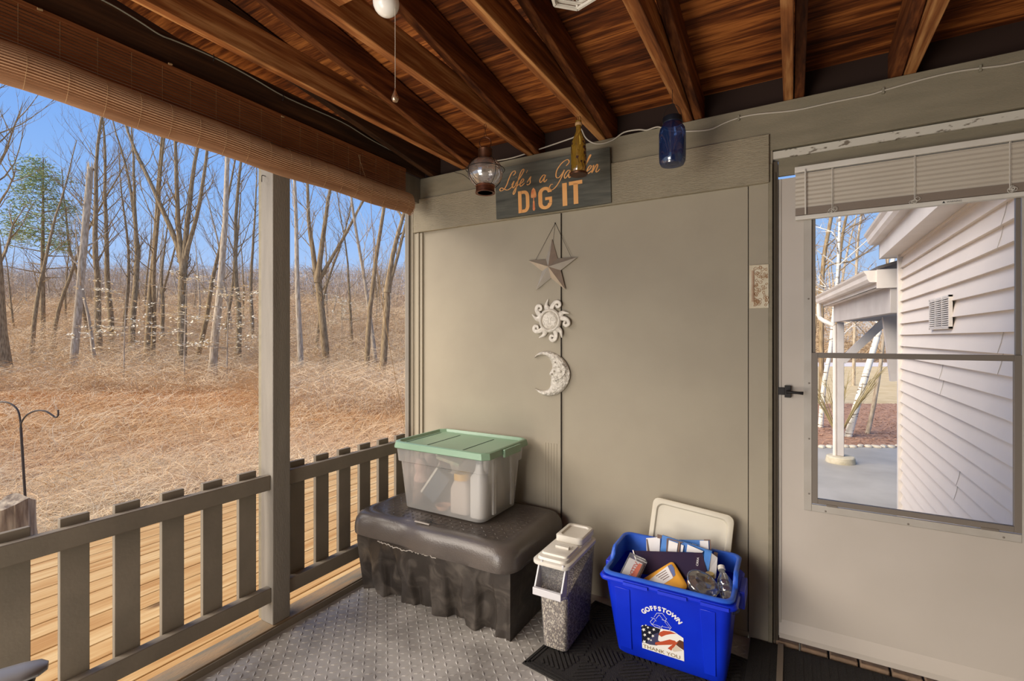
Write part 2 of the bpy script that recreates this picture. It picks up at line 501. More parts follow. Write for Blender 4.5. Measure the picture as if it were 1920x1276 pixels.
# corner board, fluted stop, batten strip between the panels
S(MB().box(-2.233, -2.150, YW - 0.014, YW, 0.0, 2.275).box(-2.165, -2.158, YW - 0.02, YW - 0.013, 0.0, 2.27), 'trim_2', wall_paint, bevel=0.002)
mb = MB()
for k, (a, b, dz) in enumerate(((-2.149, -2.128, 0.012), (-2.127, -2.108, 0.019), (-2.107, -2.084, 0.012))):
    mb.box(a, b, YW - dz, YW, 0.0, 2.052)
S(mb, 'trim_3', wall_paint, bevel=0.002)
mb = MB()
mb.box(-1.205, -1.100, YW - 0.009, YW, 0.0, 2.052)
mb.box(-1.250, -1.206, YW - 0.005, YW, 0.0, 2.052)
for k in range(5): mb.box(-1.195 + k * 0.017, -1.190 + k * 0.017, YW - 0.0105, YW - 0.009, 0.0, 0.78)
S(mb, 'trim_4', wall_paint, smooth=False)
S(MB().box(-1.1, -1.0965, YW - 0.009, YW - 0.0005, 0.0, 2.052), 'batten_edge_shade', gap_and_edge_shade)  # dark strip that paints in the shadow along the batten's edge
# rough sawn board under the beam
S(MB().box(-2.150, -0.086, YW - 0.026, YW, 2.055, 2.268), 'trim_6', rough_sawn, bevel=0.002)
# long beam over wall and door
S(MB().box(-2.15, 2.4, YW - 0.012, YW + 0.06, 2.199, BZ), 'trim_7', trim_paint, bevel=0.003)
S(MB().box(-0.0725, -0.052, YW + 0.004, YW + 0.07, 0.0, 2.15).box(-0.066, -0.060, YW - 0.002, YW + 0.01, 0.0, 2.10), 'trim_8', mat('jamb_brown_paint', G(84, 74, 60), .8), bevel=.001)  # jamb in its own dark brown paint
S(MB().box(-0.072, 2.4, YW + 0.0, YW + 0.05, 2.160, 2.193), 'trim_9', white_paint)
S(MB().box(-0.051, 2.4, YW + 0.010, YW + 0.028, 2.084, 2.160).box(-0.090, -0.073, YW - 0.012, YW + 0.03, 0, 2.14)
  .box(0.862, 0.885, YW, YW + 0.09, 0, 2.1), 'trim_10', trim_paint, bevel=0.002)
# small floor trim below the panel
S(MB().box(-0.52, -0.17, YW - 0.006, YW, 0.012, 0.03), 'trim_11', wall_paint)

# left side: header over the openings, sill on the floor
S(MB().box(-2.19, -2.10, -3.2, YW, 2.24, BZ), 'trim_12', post_paint, bevel=0.003)
mb = MB()
mb.box(-2.169, -2.062, -3.2, YW, -0.03, 0.036)
S(mb, 'trim_13', post_worn, bevel=0.003)
S(MB().box(-2.0625, -2.055, -3.2, YW, 0.0, 0.030), 'trim_14', rail_paint)
# inside corner stop (screen channel) at the wall end of the opening
S(MB().box(-2.215, -2.185, YW - 0.03, YW - 0.012, 0.03, 2.24), 'trim_15', post_paint, bevel=0.002)

# roof: plywood on a 2:12 slope, dark blocking above the wall, house walls behind and beside the viewer
SL = 0.152
mb = MB()
def zr(y): return BZ + 0.142 + (2.47 - y) * SL
vs = [(-2.45, 2.62, zr(2.62)), (2.6, 2.62, zr(2.62)), (2.6, -3.1, zr(-3.1)), (-2.45, -3.1, zr(-3.1))]
vs += [(a, b, c + 0.016) for a, b, c in vs]
mb.add(vs, [(0, 1, 2, 3), (7, 6, 5, 4), (0, 4, 5, 1), (1, 5, 6, 2), (2, 6, 7, 3), (3, 7, 4, 0)])
S(mb, 'ceiling', ply_wood, smooth=False)
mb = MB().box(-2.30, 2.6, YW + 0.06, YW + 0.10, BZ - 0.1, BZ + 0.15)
S(mb, 'trim_16', mat('blocking_void_shade', G(40, 22, 12), .9))  # blocking coloured near black to stand for the shaded void between joists
S(MB().box(-2.49, -2.455, -3.1, 2.62, 2.50, 3.40), 'trim_17', dark_timber)
S(MB().box(2.4, 2.5, -3.2, 2.5, 0, 3.3), 'wall_right', wall_paint)
S(MB().box(-0.2, 2.5, -3.3, -3.2, 0, 3.3), 'wall_rear', wall_paint)

# brick threshold below the door
mb = MB()
for k in range(11):
    x = -0.07 + k * 0.105
    mb.box(x, x + 0.098, YW + 0.0, YW + 0.2, -0.06, 0.024)
S(mb, 'trim_18', brick, bevel=0.006)

# ------------------------------------------------------------------ joists and rafters
jx = [(-1.745, 'first bare joist in from the bamboo blind, long lit lower edge'),
      (-1.290, 'joist that carries the round glass lantern on its chain'),
      (-0.862, 'joist from which the amber bottle hangs, between lantern and blue jar joists'),
      (-0.430, 'broad grained joist that carries the blue jar'),
      (-0.012, 'joist over the left jamb of the storm door'),
      (0.405, 'joist over the middle of the storm door'),
      (0.84, 'joist beyond the door joists, mostly out of sight')]
rl = ['sloping rafter beside the first joist next to the bamboo blind', 'sloping rafter beside the joist of the round lantern',
      'sloping rafter beside the joist of the amber bottle', 'sloping rafter beside the joist of the blue jar',
      'sloping rafter with a rough dark edge over the left door jamb', 'sloping rafter over the middle of the storm door',
      'sloping rafter farthest toward the right wall']
for k, (x, lab) in enumerate(jx):
    w = 0.038 if k != 3 else 0.045
    o = MB().box(x - w / 2, x + w / 2, -3.0, 2.50, BZ + 0.001, BZ + 0.125).build('ceiling_joist', joist_wood, bevel=0.003)
    tag(o, 'horizontal timber ' + lab, 'joist', 'ceiling joists')
    xa = x + w / 2 + 0.004
    if k == 5: xa = x - w / 2 - 0.042
    mb = MB()
    y0, y1 = -3.05, 2.6
    def zb(y): return BZ + 0.002 + (2.44 - y) * SL
    vs = []
    for y in (y0, y1):
        for xx in (xa, xa + 0.038):
            vs += [(xx, y, zb(y)), (xx, y, zb(y) + 0.136)]
    mb.add(vs, [(0, 2, 3, 1), (4, 5, 7, 6), (0, 1, 5, 4), (2, 6, 7, 3), (0, 4, 6, 2), (1, 3, 7, 5)])
    o = mb.build('rafter', rafter_wood, bevel=0.004)
    tag(o, rl[k], 'rafter', 'roof rafters')
o = MB().box(-2.092, -2.062, -3.0, 2.43, BZ + 0.001, BZ + 0.125).build('ceiling_joist', dark_timber, bevel=0.002)
tag(o, 'dark edge joist running directly above the bamboo blind with a stapled cable', 'joist', 'ceiling joists')
mb = MB()
vs = []
for y in (-3.05, 2.6):
    for xx in (-2.03, -1.99):
        vs += [(xx, y, BZ + 0.002 + (2.44 - y) * SL), (xx, y, BZ + 0.138 + (2.44 - y) * SL)]
mb.add(vs, [(0, 2, 3, 1), (4, 5, 7, 6), (0, 1, 5, 4), (2, 6, 7, 3), (0, 4, 6, 2), (1, 3, 7, 5)])
tag(mb.build('rafter', dark_timber, bevel=0.003), 'dark sloping rafter beside the edge joist above the bamboo blind', 'rafter', 'roof rafters')

# ------------------------------------------------------------------ post and railings
P_ = empty('porch_post', (-2.13, 1.42, 0.036), 'grey square timber post between the two railing bays', 'post')
MB().box(-2.165, -2.074, 1.374, 1.463, 0.0365, 2.2395).build('post_shaft', post_paint, P_, bevel=0.003)
MB().box(-2.195, -2.166, 1.380, 1.455, 0.0365, 2.24).build('screen_stop', trim_paint, P_, bevel=0.002)
mb = MB(); hp = at(497, 335, Y=1.372)
mb.tube(spline([hp + Vector((0, 0.004, 0.012)), hp + Vector((0, -0.014, 0.012)), hp + Vector((0.006, -0.02, -0.004)), hp + Vector((0.0, -0.016, -0.018)), hp + Vector((-0.008, -0.012, -0.008))]), 0.0018, 6)
mb.build('hook', iron, P_)

def railing(y0, y1, pk, label):
    R = empty('railing', (-2.11, (y0 + y1) / 2, 0.14), label, 'railing', group='grey picket railings of the porch')
    MB().box(-2.125, -2.090, y0, y1, 0.660, 0.729).build('top_rail', rail_paint, R, bevel=0.003)
    MB().box(-2.125, -2.085, y0, y1, 0.140, 0.208).build('bottom_rail', rail_paint, R, bevel=0.003)
    for y in pk:
        if y - 0.08 < y0: continue
        MB().box(-2.146, -2.1252, y - 0.080, y, 0.150, 0.757).build('picket', rail_paint, R, bevel=0.002)
    return R
railing(-1.9, 1.3735, [1.326 - 0.1517 * k for k in range(21)], 'longer grey picket railing on the near side of the post, running out of view')
railing(1.4635, 2.425, [2.312 - 0.1463 * k for k in range(6)], 'short grey picket railing between the post and the tan wall')

# ------------------------------------------------------------------ bamboo blind
B_ = empty('bamboo_blind', (-2.05, 0.9, 2.40), 'partly rolled brown bamboo blind hanging along the open side of the porch', 'blind')
bx, by0, by1 = -2.052, -1.2, 2.235
mb = MB()
z = 2.398
k = 0
while z > 2.215:
    mb.box(bx - 0.0016, bx + 0.0016, by0, by1, z - 0.0076, z)
    z -= 0.0110
mb.build('slat_screen', bamboo, B_, smooth=False)
MB().box(bx - 0.008, bx + 0.004, by0, by1, 2.390, 2.404).build('head_rail', bamboo, B_)
mb = MB()
n = 44
prof = []
for i in range(n * 2):
    a = 2 * PI * i / (n * 2)
    r = 1.0 if i % 2 else 0.90
    prof.append((math.cos(a) * 0.040 * r, math.sin(a) * 0.064 * r))
segs = 36
loops = []
for s in range(segs + 1):
    y = by0 + (by1 - by0) * s / segs
    sag = 0.004 * math.sin(s * 1.1) + 0.003 * math.sin(s * .37 + 1)
    loops.append([(bx + 0.036 + p[0], y, 2.176 + sag + p[1]) for p in prof])
mb.loft(loops)
mb.build('rolled_slats', bamboo_roll, B_, smooth=False)
mb = MB()
for q in range(3):        # spiral end of the roll
    f = 1 - q * 0.28
    mb.tube([(bx + 0.036 + math.cos(a) * .038 * f, by1 + 0.002, 2.176 + math.sin(a) * .06 * f) for a in [i * PI / 12 for i in range(24)]], 0.0018, 4, closed=True)
mb.build('roll_end', bamboo, B_)
y = by1 - 0.05
while y > by0:
    mb = MB()
    mb.tube([(bx + 0.0018, y, 2.40), (bx + 0.0018, y, 2.24)], 0.0005, 4)
    arc = [(bx + 0.036 + math.cos(a) * .0415, y + 0.002 * math.sin(a * 2), 2.176 + math.sin(a) * .0655) for a in [math.radians(q) for q in range(125, -100, -25)]]
    mb.tube(arc, 0.0005, 4)
    mb.build('warp_thread', twine, B_)
    y -= 0.098
c0 = [at(682, 322, X=-2.035), at(694, 365, X=-2.0), at(700, 440, X=-2.03), at(725, 618, X=-2.07), at(759, 800, X=-2.12)]
MB().tube(spline(c0, 8), 0.0016, 5).build('pull_cord', twine, B_)
MB().tube(spline([at(675, 290, X=-2.045), at(677, 345, X=-2.04), at(688, 348, X=-2.03), at(672, 290, X=-2.045)], 6), 0.0012, 5).build('pull_cord', twine, B_)
MB().tube(spline([at(322, 205, X=-2.045), at(335, 202, X=-2.03), at(352, 222, X=-2.02), at(369, 235, X=-2.01), at(366, 228, X=-2.01), at(345, 205, X=-2.03)], 6), 0.0012, 5).build('cord_loop', twine, B_)
for p in ((316, 117), (528, 216), (70, 14)):
    c = at(p[0], p[1] + 2, X=-2.045)
    MB().tube([c, c + Vector((0, 0.012, 0.002))], 0.004, 6).build('cord_eyelet', twine, B_)

# ------------------------------------------------------------------ cables
mb = MB()
pts = [(925, 302), (960, 296), (1010, 280), (1060, 263), (1078, 256), (1086, 246), (1090, 242), (1098, 258), (1112, 268), (1130, 269), (1150, 262), (1170, 248), (1197, 243), (1212, 244), (1224, 240), (1236, 238), (1256, 245), (1290, 246), (1330, 241), (1358, 229), (1385, 219), (1420, 212), (1490, 205), (1560, 190), (1630, 176), (1656, 168), (1730, 147), (1790, 133), (1838, 126), (1880, 121), (1920, 113), (1990, 98)]
hang = {6: 0.14, 7: 0.12, 8: .06, 5: .12}
path = []
for i, p in enumerate(pts):
    path.append(at(p[0], p[1] + (2 if p[0] > 1320 else 0), Y=YW - 0.017 - hang.get(i, 0) * 0.25))
mb.tube(spline(path, 4), 0.0035, 6)
tag(mb.build('cable', cable_white), 'pale cable sagging along the top of the back beam to over the door', 'cable')
mb = MB()
for px, py in ((1385, 219), (1656, 168), (1838, 126)):
    p = at(px, py + 2, Y=YW - 0.017)
    mb.box(p.x - .004, p.x + .004, p.y - .0045, p.y + .006, p.z - .012, p.z + .012)
    tag(mb.build('cable_staple', cable_paint, bevel=0.001), {1385: 'small painted cable staple on the beam next to the blue jar', 1656: 'small painted cable staple on the beam over the door blind',
        1838: 'small painted cable staple on the beam farthest past the last rafter'}[px], 'staple', 'painted staples on the back beam')
    mb = MB()
mb = MB()
path = [at(px, py, X=-2.056) for px, py in ((180, -6), (215, 12), (258, 38), (300, 65), (330, 77), (400, 107), (470, 144), (540, 184), (640, 228), (700, 264), (770, 300), (815, 322))]
mb.tube(spline(path, 4), 0.003, 6)
tag(mb.build('cable', cable_paint), 'thin dark cable stapled along the edge joist above the bamboo blind', 'cable')
for px, py, lab in ((400, 108, 'wire staple holding the dark cable, middle of the edge joist'), (530, 183, 'wire staple holding the dark cable, nearer the post')):
    p = at(px, py, X=-2.056)
    mb = MB().tube([p + Vector((0, 0, .014)), p + Vector((.004, 0, .008)), p + Vector((.004, 0, -.008)), p + Vector((0, 0, -.014))], .0015, 5)
    tag(mb.build('cable_staple', iron), lab, 'staple', 'staples on the edge joist')

# ------------------------------------------------------------------ storm door
D = empty('door_1', (0.4, YW + 0.03, 0.035), 'off-white storm door with a two-pane window', 'door', kind='structure')
dx0, dx1, dz0, dz1 = -0.047, 0.862, 0.042, 2.072
wx0, wx1, wz0, wz1 = 0.068, 0.735, 0.640, 2.02
yd = YW + 0.018
mb = MB()
for a, b, c, d_ in ((dx0, wx0, dz0, dz1), (wx1, dx1, dz0, dz1), (wx0, wx1, dz0, wz0), (wx0, wx1, wz1, dz1)):
    mb.box(a, b, yd, yd + 0.032, c, d_)
mb.build('door_panel', door_paint, D, smooth=False)
mb = MB()
def ring(mb, x0, x1, z0, z1, w, y0, y1, wb=None):
    wb = wb or w
    mb.box(x0, x0 + w, y0, y1, z0, z1); mb.box(x1 - w, x1, y0, y1, z0, z1)
    mb.box(x0 + w, x1 - w, y0, y1, z0, z0 + wb); mb.box(x0 + w, x1 - w, y0, y1, z1 - w, z1)
ring(mb, wx0 - 0.022, wx1 + 0.022, wz0 - 0.022, wz1 + 0.022, 0.030, yd - 0.007, yd + 0.001)
mb.build('window_frame', door_frame, D, bevel=0.002)
mb = MB()
ring(mb, wx0 + 0.008, wx1 - 0.008, 1.285, wz1 - 0.008, 0.014, yd + 0.004, yd + 0.018)
up = mb.build('upper_sash', sash_grey, D, bevel=0.001)
mb = MB()
ring(mb, wx0 + 0.008, wx1 - 0.006, wz0 + 0.012, 1.302, 0.022, yd - 0.006, yd + 0.012)
mb.box(wx0 + 0.06, wx0 + 0.10, yd - 0.010, yd - 0.004, wz0 + 0.008, wz0 + 0.016)
mb.box(wx1 - 0.12, wx1 - 0.07, yd - 0.010, yd - 0.004, wz0 + 0.008, wz0 + 0.016)
lo_ = mb.build('lower_sash', sash_grey, D, bevel=0.001)
MB().box(wx0 + .02, wx1 - .02, yd + 0.010, yd + 0.012, 1.297, wz1 - 0.02).build('pane', pane_glass, up, smooth=False)
MB().box(wx0 + .028, wx1 - .026, yd + 0.002, yd + 0.004, wz0 + .03, 1.282).build('pane', pane_glass, lo_, smooth=False)
mb = MB()
for px, py in ((1516, 560), (1517, 718), (1517, 822), (1517, 925), (1548, 958), (1703, 982), (1882, 1007)):
    p = at(px, py, Y=yd - 0.007)
    mb.lathe([(0.0, 0.002), (.0035, .0012), (.004, 0)], n=8, M=Matrix.Translation(p) @ Matrix.Rotation(PI / 2, 4, 'X'))
mb.build('frame_screw', sash_grey, D)
mb = MB()
mb.add([(dx0, yd, .115), (dx1, yd, .115), (dx1, yd - .016, .062), (dx0, yd - .016, .062), (dx1, yd - .016, .040), (dx0, yd - .016, .040), (dx1, yd + .02, .040), (dx0, yd + .02, .040)],
       [(0, 1, 2, 3), (3, 2, 4, 5), (5, 4, 6, 7), (0, 3, 5, 7), (1, 6, 4, 2)])
mb.build('kick_sweep', door_paint, D, smooth=False)
MB().box(dx0 - 0.004, dx0 + 0.008, yd - 0.004, yd + 0.034, dz0, dz1).build('edge_channel', door_frame, D, bevel=0.001)
hm = MB()
hp = at(1477, 733, Y=yd)
hm.box(hp.x - .012, hp.x + .012, yd - .022, yd, hp.z - .026, hp.z + .026)
hm.box(hp.x - .038, hp.x - .012, yd - .014, yd - .002, hp.z - .016, hp.z + .016)
hm.tube([(hp.x, yd - .020, hp.z), (hp.x, yd - .05, hp.z)], .007, 8)
hm.tube([(hp.x - .006, yd - .048, hp.z + .001), (hp.x + .040, yd - .054, hp.z), (hp.x + .058, yd - .052, hp.z - .001)], [.007, .006, .0075], 8)
hm.build('door_handle', iron, D, bevel=0.001)

# mini blind over the door window
V = empty('window_blind', (0.4, YW - 0.005, 2.10), 'raised off-white mini blind over the storm door window', 'blind')
vx0, vx1, vy = 0.012, 0.80, YW - 0.012
slat_m = mat('blind_slat', G(196, 186, 170), 0.45, c2=G(190, 180, 164), ns=4)
stack_m = mat('blind_stack', G(138, 124, 110), 0.5)
MB().box(vx0, vx1, vy - 0.016, vy + 0.016, 2.078, 2.102).build('head_rail', white_plastic, V, bevel=0.002)
mb = MB()
for k in range(8):
    z = 2.072 - k * 0.0185
    prof = [(-0.007, 0.009), (-0.0095, 0.0), (-0.007, -0.010)]
    vs = []
    for x in (vx0 + .003, vx1 - .003):
        for (yy, zz) in prof: vs += [(x, vy + yy, z - 0.008 + zz), (x, vy + yy + .0012, z - 0.008 + zz)]
    n = 6
    fs = []
    for a, b in ((0, 2), (2, 4)):
        fs += [(a, a + n, b + n, b), (a + 1, b + 1, b + 1 + n, a + 1 + n)]
    fs += [(0, 1, 7, 6), (4, 10, 11, 5), (0, 2, 3, 1), (2, 4, 5, 3), (6, 7, 9, 8), (8, 9, 11, 10)]
    mb.add(vs, fs)
mb.build('slats', slat_m, V, smooth=False)
mb = MB()
for k in range(14):
    z = 1.924 - k * 0.0022
    mb.box(vx0 + .003, vx1 - .003, vy - .0125 + .0006 * (k % 2), vy + .0125, z - .0021, z)
mb.build('stacked_slats', stack_m, V, smooth=False)
mb = MB().box(vx0 + .002, vx1 - .002, vy - .0125, vy + .0125, 1.874, 1.892)
mb.build('bottom_rail', white_plastic, V, bevel=0.003)
mb = MB()
for px in (1560, 1714.6, 1893):
    u = (px - 960) / FOC
    d_ = FW + RT * u
    x = d_.x * (vy - .016) / d_.y
    mb.tube([(x, vy - .016, 2.076), (x, vy - .016, 1.90)], .0012, 5)
    mb.tube([(x + .004, vy - .014, 2.076), (x + .004, vy - .014, 1.90)], .0008, 5)
    rr = random.Random(int(px))
    for q in range(5):
        c = Vector((x + rr.uniform(-.012, .012), vy - .016, 1.90 + rr.uniform(-.008, .008)))
        mb.tube([c + Vector((math.cos(a) * .008, -.003 + .002 * math.sin(3 * a), math.sin(a) * .007)) for a in [i * PI / 5 for i in range(10)]], .0009, 4, closed=True)
mb.build('ladder_cord', white_plastic, V)
MB().tube([(0.050, vy - .02, 2.085), (0.051, vy - .024, 2.07), (0.052, vy - .022, 1.892)], .0032, 6).build('tilt_wand', white_plastic, V)
wm = MB()
wx = at(1775, 381, Y=vy - .013).x
Mw = Matrix.Translation((wx, vy - .0127, 1.879)) @ Matrix.Rotation(PI / 2, 4, 'X')
text_into(wm, 'WARNING', 0.009, Mw, depth=.0002, align='LEFT')
wm.prism([(-.013, 0), (-.004, 0), (-.0085, .008)], 0, .0003, M=Mw)
wm.build('warning_label', chair_dark, V, smooth=False)

# pressed tin plate on the jamb board
p0 = at(1405, 497, Y=YW - .008); p1 = at(1443, 577, Y=YW - .008)
tin = mat('cream_tin', G(212, 202, 176), 0.5, c2=G(196, 180, 150), ns=20)
rust = mat('rusty_groove', G(140, 92, 62), 0.7, c2=G(166, 122, 90), ns=60)
T_ = empty('wall_plaque', ((p0.x + p1.x) / 2, YW - .008, (p0.z + p1.z) / 2), 'cream pressed tin plaque with rusty scrollwork on the board beside the door', 'plaque')
MB().box(p0.x, p1.x, YW - .012, YW - .006, p1.z, p0.z).build('plate', tin, T_, bevel=0.002)
mb = MB()
gx = p0.x + 0.018
mb.tube([(gx, YW - .0125, p1.z + .03), (gx, YW - .0125, p0.z - .025)], .004, 6, flat=.5)
mb.tube([(gx - .006, YW - .0125, p1.z + .03), (gx - .006, YW - .0125, p0.z - .025)], .0015, 5)
mb.build('groove', rust, T_)
mb = MB()
rr = random.Random(8)
for k in range(60):
    c = Vector((rr.uniform(p0.x + .006, p1.x - .006), YW - .0125, rr.uniform(p1.z + .01, p0.z - .01)))
    if gx - .008 < c.x < gx + .004: c.x += .014
    s = rr.choice((-1, 1)); r0 = rr.uniform(.005, .010); a0 = rr.uniform(0, 6)
    mb.tube([c + Vector((math.cos(a0 + s * a) * r0 * (1 - a / 9), 0, math.sin(a0 + s * a) * r0 * (1 - a / 9))) for a in [i * .5 for i in range(14)]], .0011, 4)
mb.build('scrollwork', mat('scroll_relief', G(168, 132, 98), .6), T_)
def fit(l, n=120):
    P = [Vector(p) for p in l]; D_ = [0]
    for i in range(len(P)): D_.append(D_[-1] + (P[(i + 1) % len(P)] - P[i]).length)
    out = []; j = 0
    for k in range(n):
        q_ = D_[-1] * k / n
        while D_[j + 1] < q_: j += 1
        f = (q_ - D_[j]) / max(1e-9, D_[j + 1] - D_[j])
        out.append(tuple(P[j].lerp(P[(j + 1) % len(P)], f)))
    return out


# ================================================================== HANGING THINGS
# round onion lantern
hk = Vector((-1.283, 1.955, BZ))
lc = Vector((hk.x, hk.y, 2.165))
L_ = empty('lantern', (hk.x, hk.y, 2.06), 'round clear glass lantern in a wire cage, hanging on a chain beside the sign', 'lantern')
prof = []
for i in range(13):
    a = math.radians(-62 + 124 * i / 12)
    prof.append((0.086 * math.cos(a), 0.074 * math.sin(a)))
prof = [(0.040, -0.066)] + prof[0:] + [(0.038, 0.068)]
MB().lathe(prof[1:-1], c=lc, n=32).build('glass_globe', lantern_glass, L_)
MB().lathe([(0.0, 0.118), (.012, .118), (.034, .114), (.036, .110), (.034, .106), (.034, .062), (.040, .060), (.040, .056), (0.030, .055)], c=lc, n=24).build('cap', bronze, L_)
mb = MB().lathe([(.036, -.098), (.048, -.100), (.048, -.094), (.045, -.090), (.045, -.070), (.048, -.066), (.046, -.062), (.040, -.062), (.040, -.085), (.036, -.09), (.036, -.098)], c=lc, n=28)
bs_ = mb.build('base_ring', copper, L_)
mb = MB()
for k in range(4):
    a = PI / 4 + k * PI / 2 + .35
    path = []
    for i in range(11):
        b = math.radians(62 - 124 * i / 10)
        path.append(lc + Vector((math.cos(a) * .093 * math.cos(b), math.sin(a) * .093 * math.cos(b), .078 * math.sin(b))))
    mb.tube(path, .0017, 5)
for zz, rr_ in ((0.014, .094),):
    mb.tube([lc + Vector((math.cos(i * PI / 16) * rr_, math.sin(i * PI / 16) * rr_, zz)) for i in range(32)], .0018, 5, closed=True)
mb.build('wire_cage', iron, L_)
mb = MB()
mb.tube([lc + Vector((math.cos(YAW) * math.cos(i * PI / 10) * .028, math.sin(YAW) * math.cos(i * PI / 10) * .028, .144 + math.sin(i * PI / 10) * .029)) for i in range(20)], .0022, 5, closed=True)
mb.build('ring', bronze, L_)
mb = MB()
z = lc.z + .178
k = 0
while z < BZ - 0.004:
    ax = Vector((math.cos(YAW), math.sin(YAW), 0)) if k % 2 == 0 else Vector((-math.sin(YAW), math.cos(YAW), 0))
    mb.tube([Vector((lc.x, lc.y, z)) + ax * (.0055 * math.cos(i * PI / 6)) + Vector((0, 0, .014 * math.sin(i * PI / 6))) for i in range(12)], .0012, 5, closed=True)
    z += .0225; k += 1
mb.build('chain', bronze, L_)
# side carrying wire of the lantern
pw = [at(905, 345, Y=1.93), at(884, 338, Y=1.91), at(868, 327, Y=1.90), at(852, 322, Y=1.90), at(866, 318, Y=1.90), at(880, 313, Y=1.93)]
MB().tube(spline(pw, 5), .0014, 5).build('bail_wire', iron, L_)

# amber bottle
hb = Vector((-0.865, 2.115, BZ))
A_ = empty('hanging_bottle', (hb.x, hb.y, 2.135), 'amber glass bottle painted with dark flowers, hanging in front of the wooden sign', 'bottle')
zb_ = 2.135
MB().lathe([(.0, .004), (.030, .004), (.034, .010), (.0355, .03), (.0355, .120), (.031, .150), (.020, .178), (.0125, .198), (.0115, .238), (.014, .240), (.014, .248), (.011, .248)], c=(hb.x, hb.y, zb_), n=28).build('bottle_glass', amber_glass, A_)
MB().lathe([(0, -.006), (.040, -.006), (.043, -.001), (.043, .003), (.036, .0038), (0, .0038)], c=(hb.x, hb.y, zb_), n=28).build('base_disc', bronze, A_)
mb = MB()
rr = random.Random(5)
for k in range(26):
    a = rr.uniform(0, 2 * PI); z0 = zb_ + rr.uniform(.02, .15)
    R_ = .0362 if z0 < zb_ + .12 else .0335
    size = rr.uniform(.006, .011)
    vs, m_ = [], 9
    for j in range(m_):
        b = 2 * PI * j / m_; q = size * (1 if j % 2 else .55)
        vs.append((hb.x + math.cos(a + math.cos(b) * q / R_) * R_, hb.y + math.sin(a + math.cos(b) * q / R_) * R_, z0 + math.sin(b) * q))
    mb.add(vs, [tuple(range(m_))])
    mb.tube([(hb.x + math.cos(a) * R_, hb.y + math.sin(a) * R_, z0), (hb.x + math.cos(a + .25) * R_, hb.y + math.sin(a + .25) * R_, z0 - .03)], .0009, 4)
mb.build('painted_flowers', mat('flower_paint', G(60, 24, 22), .6), A_, smooth=False)
mb = MB()
mb.tube([(hb.x, hb.y, zb_ + .235), (hb.x, hb.y, BZ)], .0012, 5)
for s in (-1, 1): mb.tube(spline([(hb.x + s * .012, hb.y, zb_ + .238), (hb.x + s * .010, hb.y, zb_ + .262), (hb.x, hb.y, zb_ + .285)]), .0012, 5)
mb.build('hanger_wire', bronze, A_)
MB().lathe([(.0145, .226), (.0165, .230), (.0165, .236), (.0145, .240)], c=(hb.x, hb.y, zb_), n=20).build('neck_twine', twine, A_)

# blue jar
hj = Vector((-0.432, 2.085, BZ))
J_ = empty('hanging_jar', (hj.x, hj.y, 2.085), 'cobalt blue glass canning jar hanging by a wire near the door', 'jar')
zj = 2.086
MB().lathe([(0, .004), (.030, 0), (.046, .004), (.052, .016), (.054, .04), (.054, .135), (.050, .155), (.041, .170), (.036, .178), (.036, .186)], c=(hj.x, hj.y, zj), n=32).build('jar_glass', blue_glass, J_)
MB().lathe([(.038, .178), (.0395, .180), (.0395, .198), (.0375, .203), (.030, .204), (.030, .200), (.036, .198), (.036, .178)], c=(hj.x, hj.y, zj), n=32).build('metal_band', mat('dark_zinc', G(44, 50, 62), .4, metal=.7), J_)
mb = MB()
for s in (-1, 1): mb.tube(spline([(hj.x + s * .039, hj.y, zj + .19), (hj.x + s * .030, hj.y, zj + .235), (hj.x, hj.y, zj + .262)]), .001, 5)
mb.tube([(hj.x, hj.y, zj + .26), (hj.x, hj.y, BZ)], .001, 5)
mb.build('hanger_wire', iron, J_)
MB().lathe([(0, .006), (.026, .006), (.026, .012), (.02, .06), (0, .06)], c=(hj.x, hj.y, zj), n=20).build('candle', mat('dark_candle', G(60, 66, 80), .6), J_)

# bare bulb lampholder with pull chain
C_ = empty('pull_chain_light', (-1.0, 1.03, 2.31), 'white globe ceiling light with a beaded pull chain near the bamboo blind', 'light')
u0 = at(724, 8, t=1.40)
cb = Vector((u0.x, u0.y, 0))
zc = at(724, 30, t=1.40).z
prof = [(0.0, 0.0)] + [(.0375 * math.sin(math.radians(a)), .0375 - .0375 * math.cos(math.radians(a))) for a in range(15, 150, 15)] + [(.014, .078), (.013, .092)]
MB().lathe(prof, c=(cb.x, cb.y, zc), n=28).build('bulb', porcelain, C_)
MB().lathe([(.0, .086), (.022, .086), (.026, .10), (.045, .118), (.058, .125), (.058, .140), (0, .140)], c=(cb.x, cb.y, zc), n=28).build('lampholder', porcelain, C_)
MB().box(cb.x - .26, cb.x + .22, cb.y - .045, cb.y + .045, zc + .141, zc + .160).build('mounting_board', joist_wood, C_)
pc = at(741, 28, t=1.39)
mb = MB()
z = zc + .10
ze = at(741, 166, t=1.39).z
while z > ze:
    mb.lathe([(0, -.0016), (.0016, 0), (0, .0016)], c=(pc.x, pc.y, z), n=6)
    z -= .0036
mb.tube([(pc.x, pc.y, zc + .10), (pc.x, pc.y, ze)], .0005, 4)
mb.build('bead_chain', silver, C_)
MB().lathe([(0, 0), (.007, .003), (.0105, .009), (.0105, .014), (.007, .024), (.003, .034), (.0015, .040)], c=(pc.x, pc.y, ze - .040), n=16).build('pull_knob', mat('pull_brass', G(190, 160, 130), .2, metal=.8), C_)

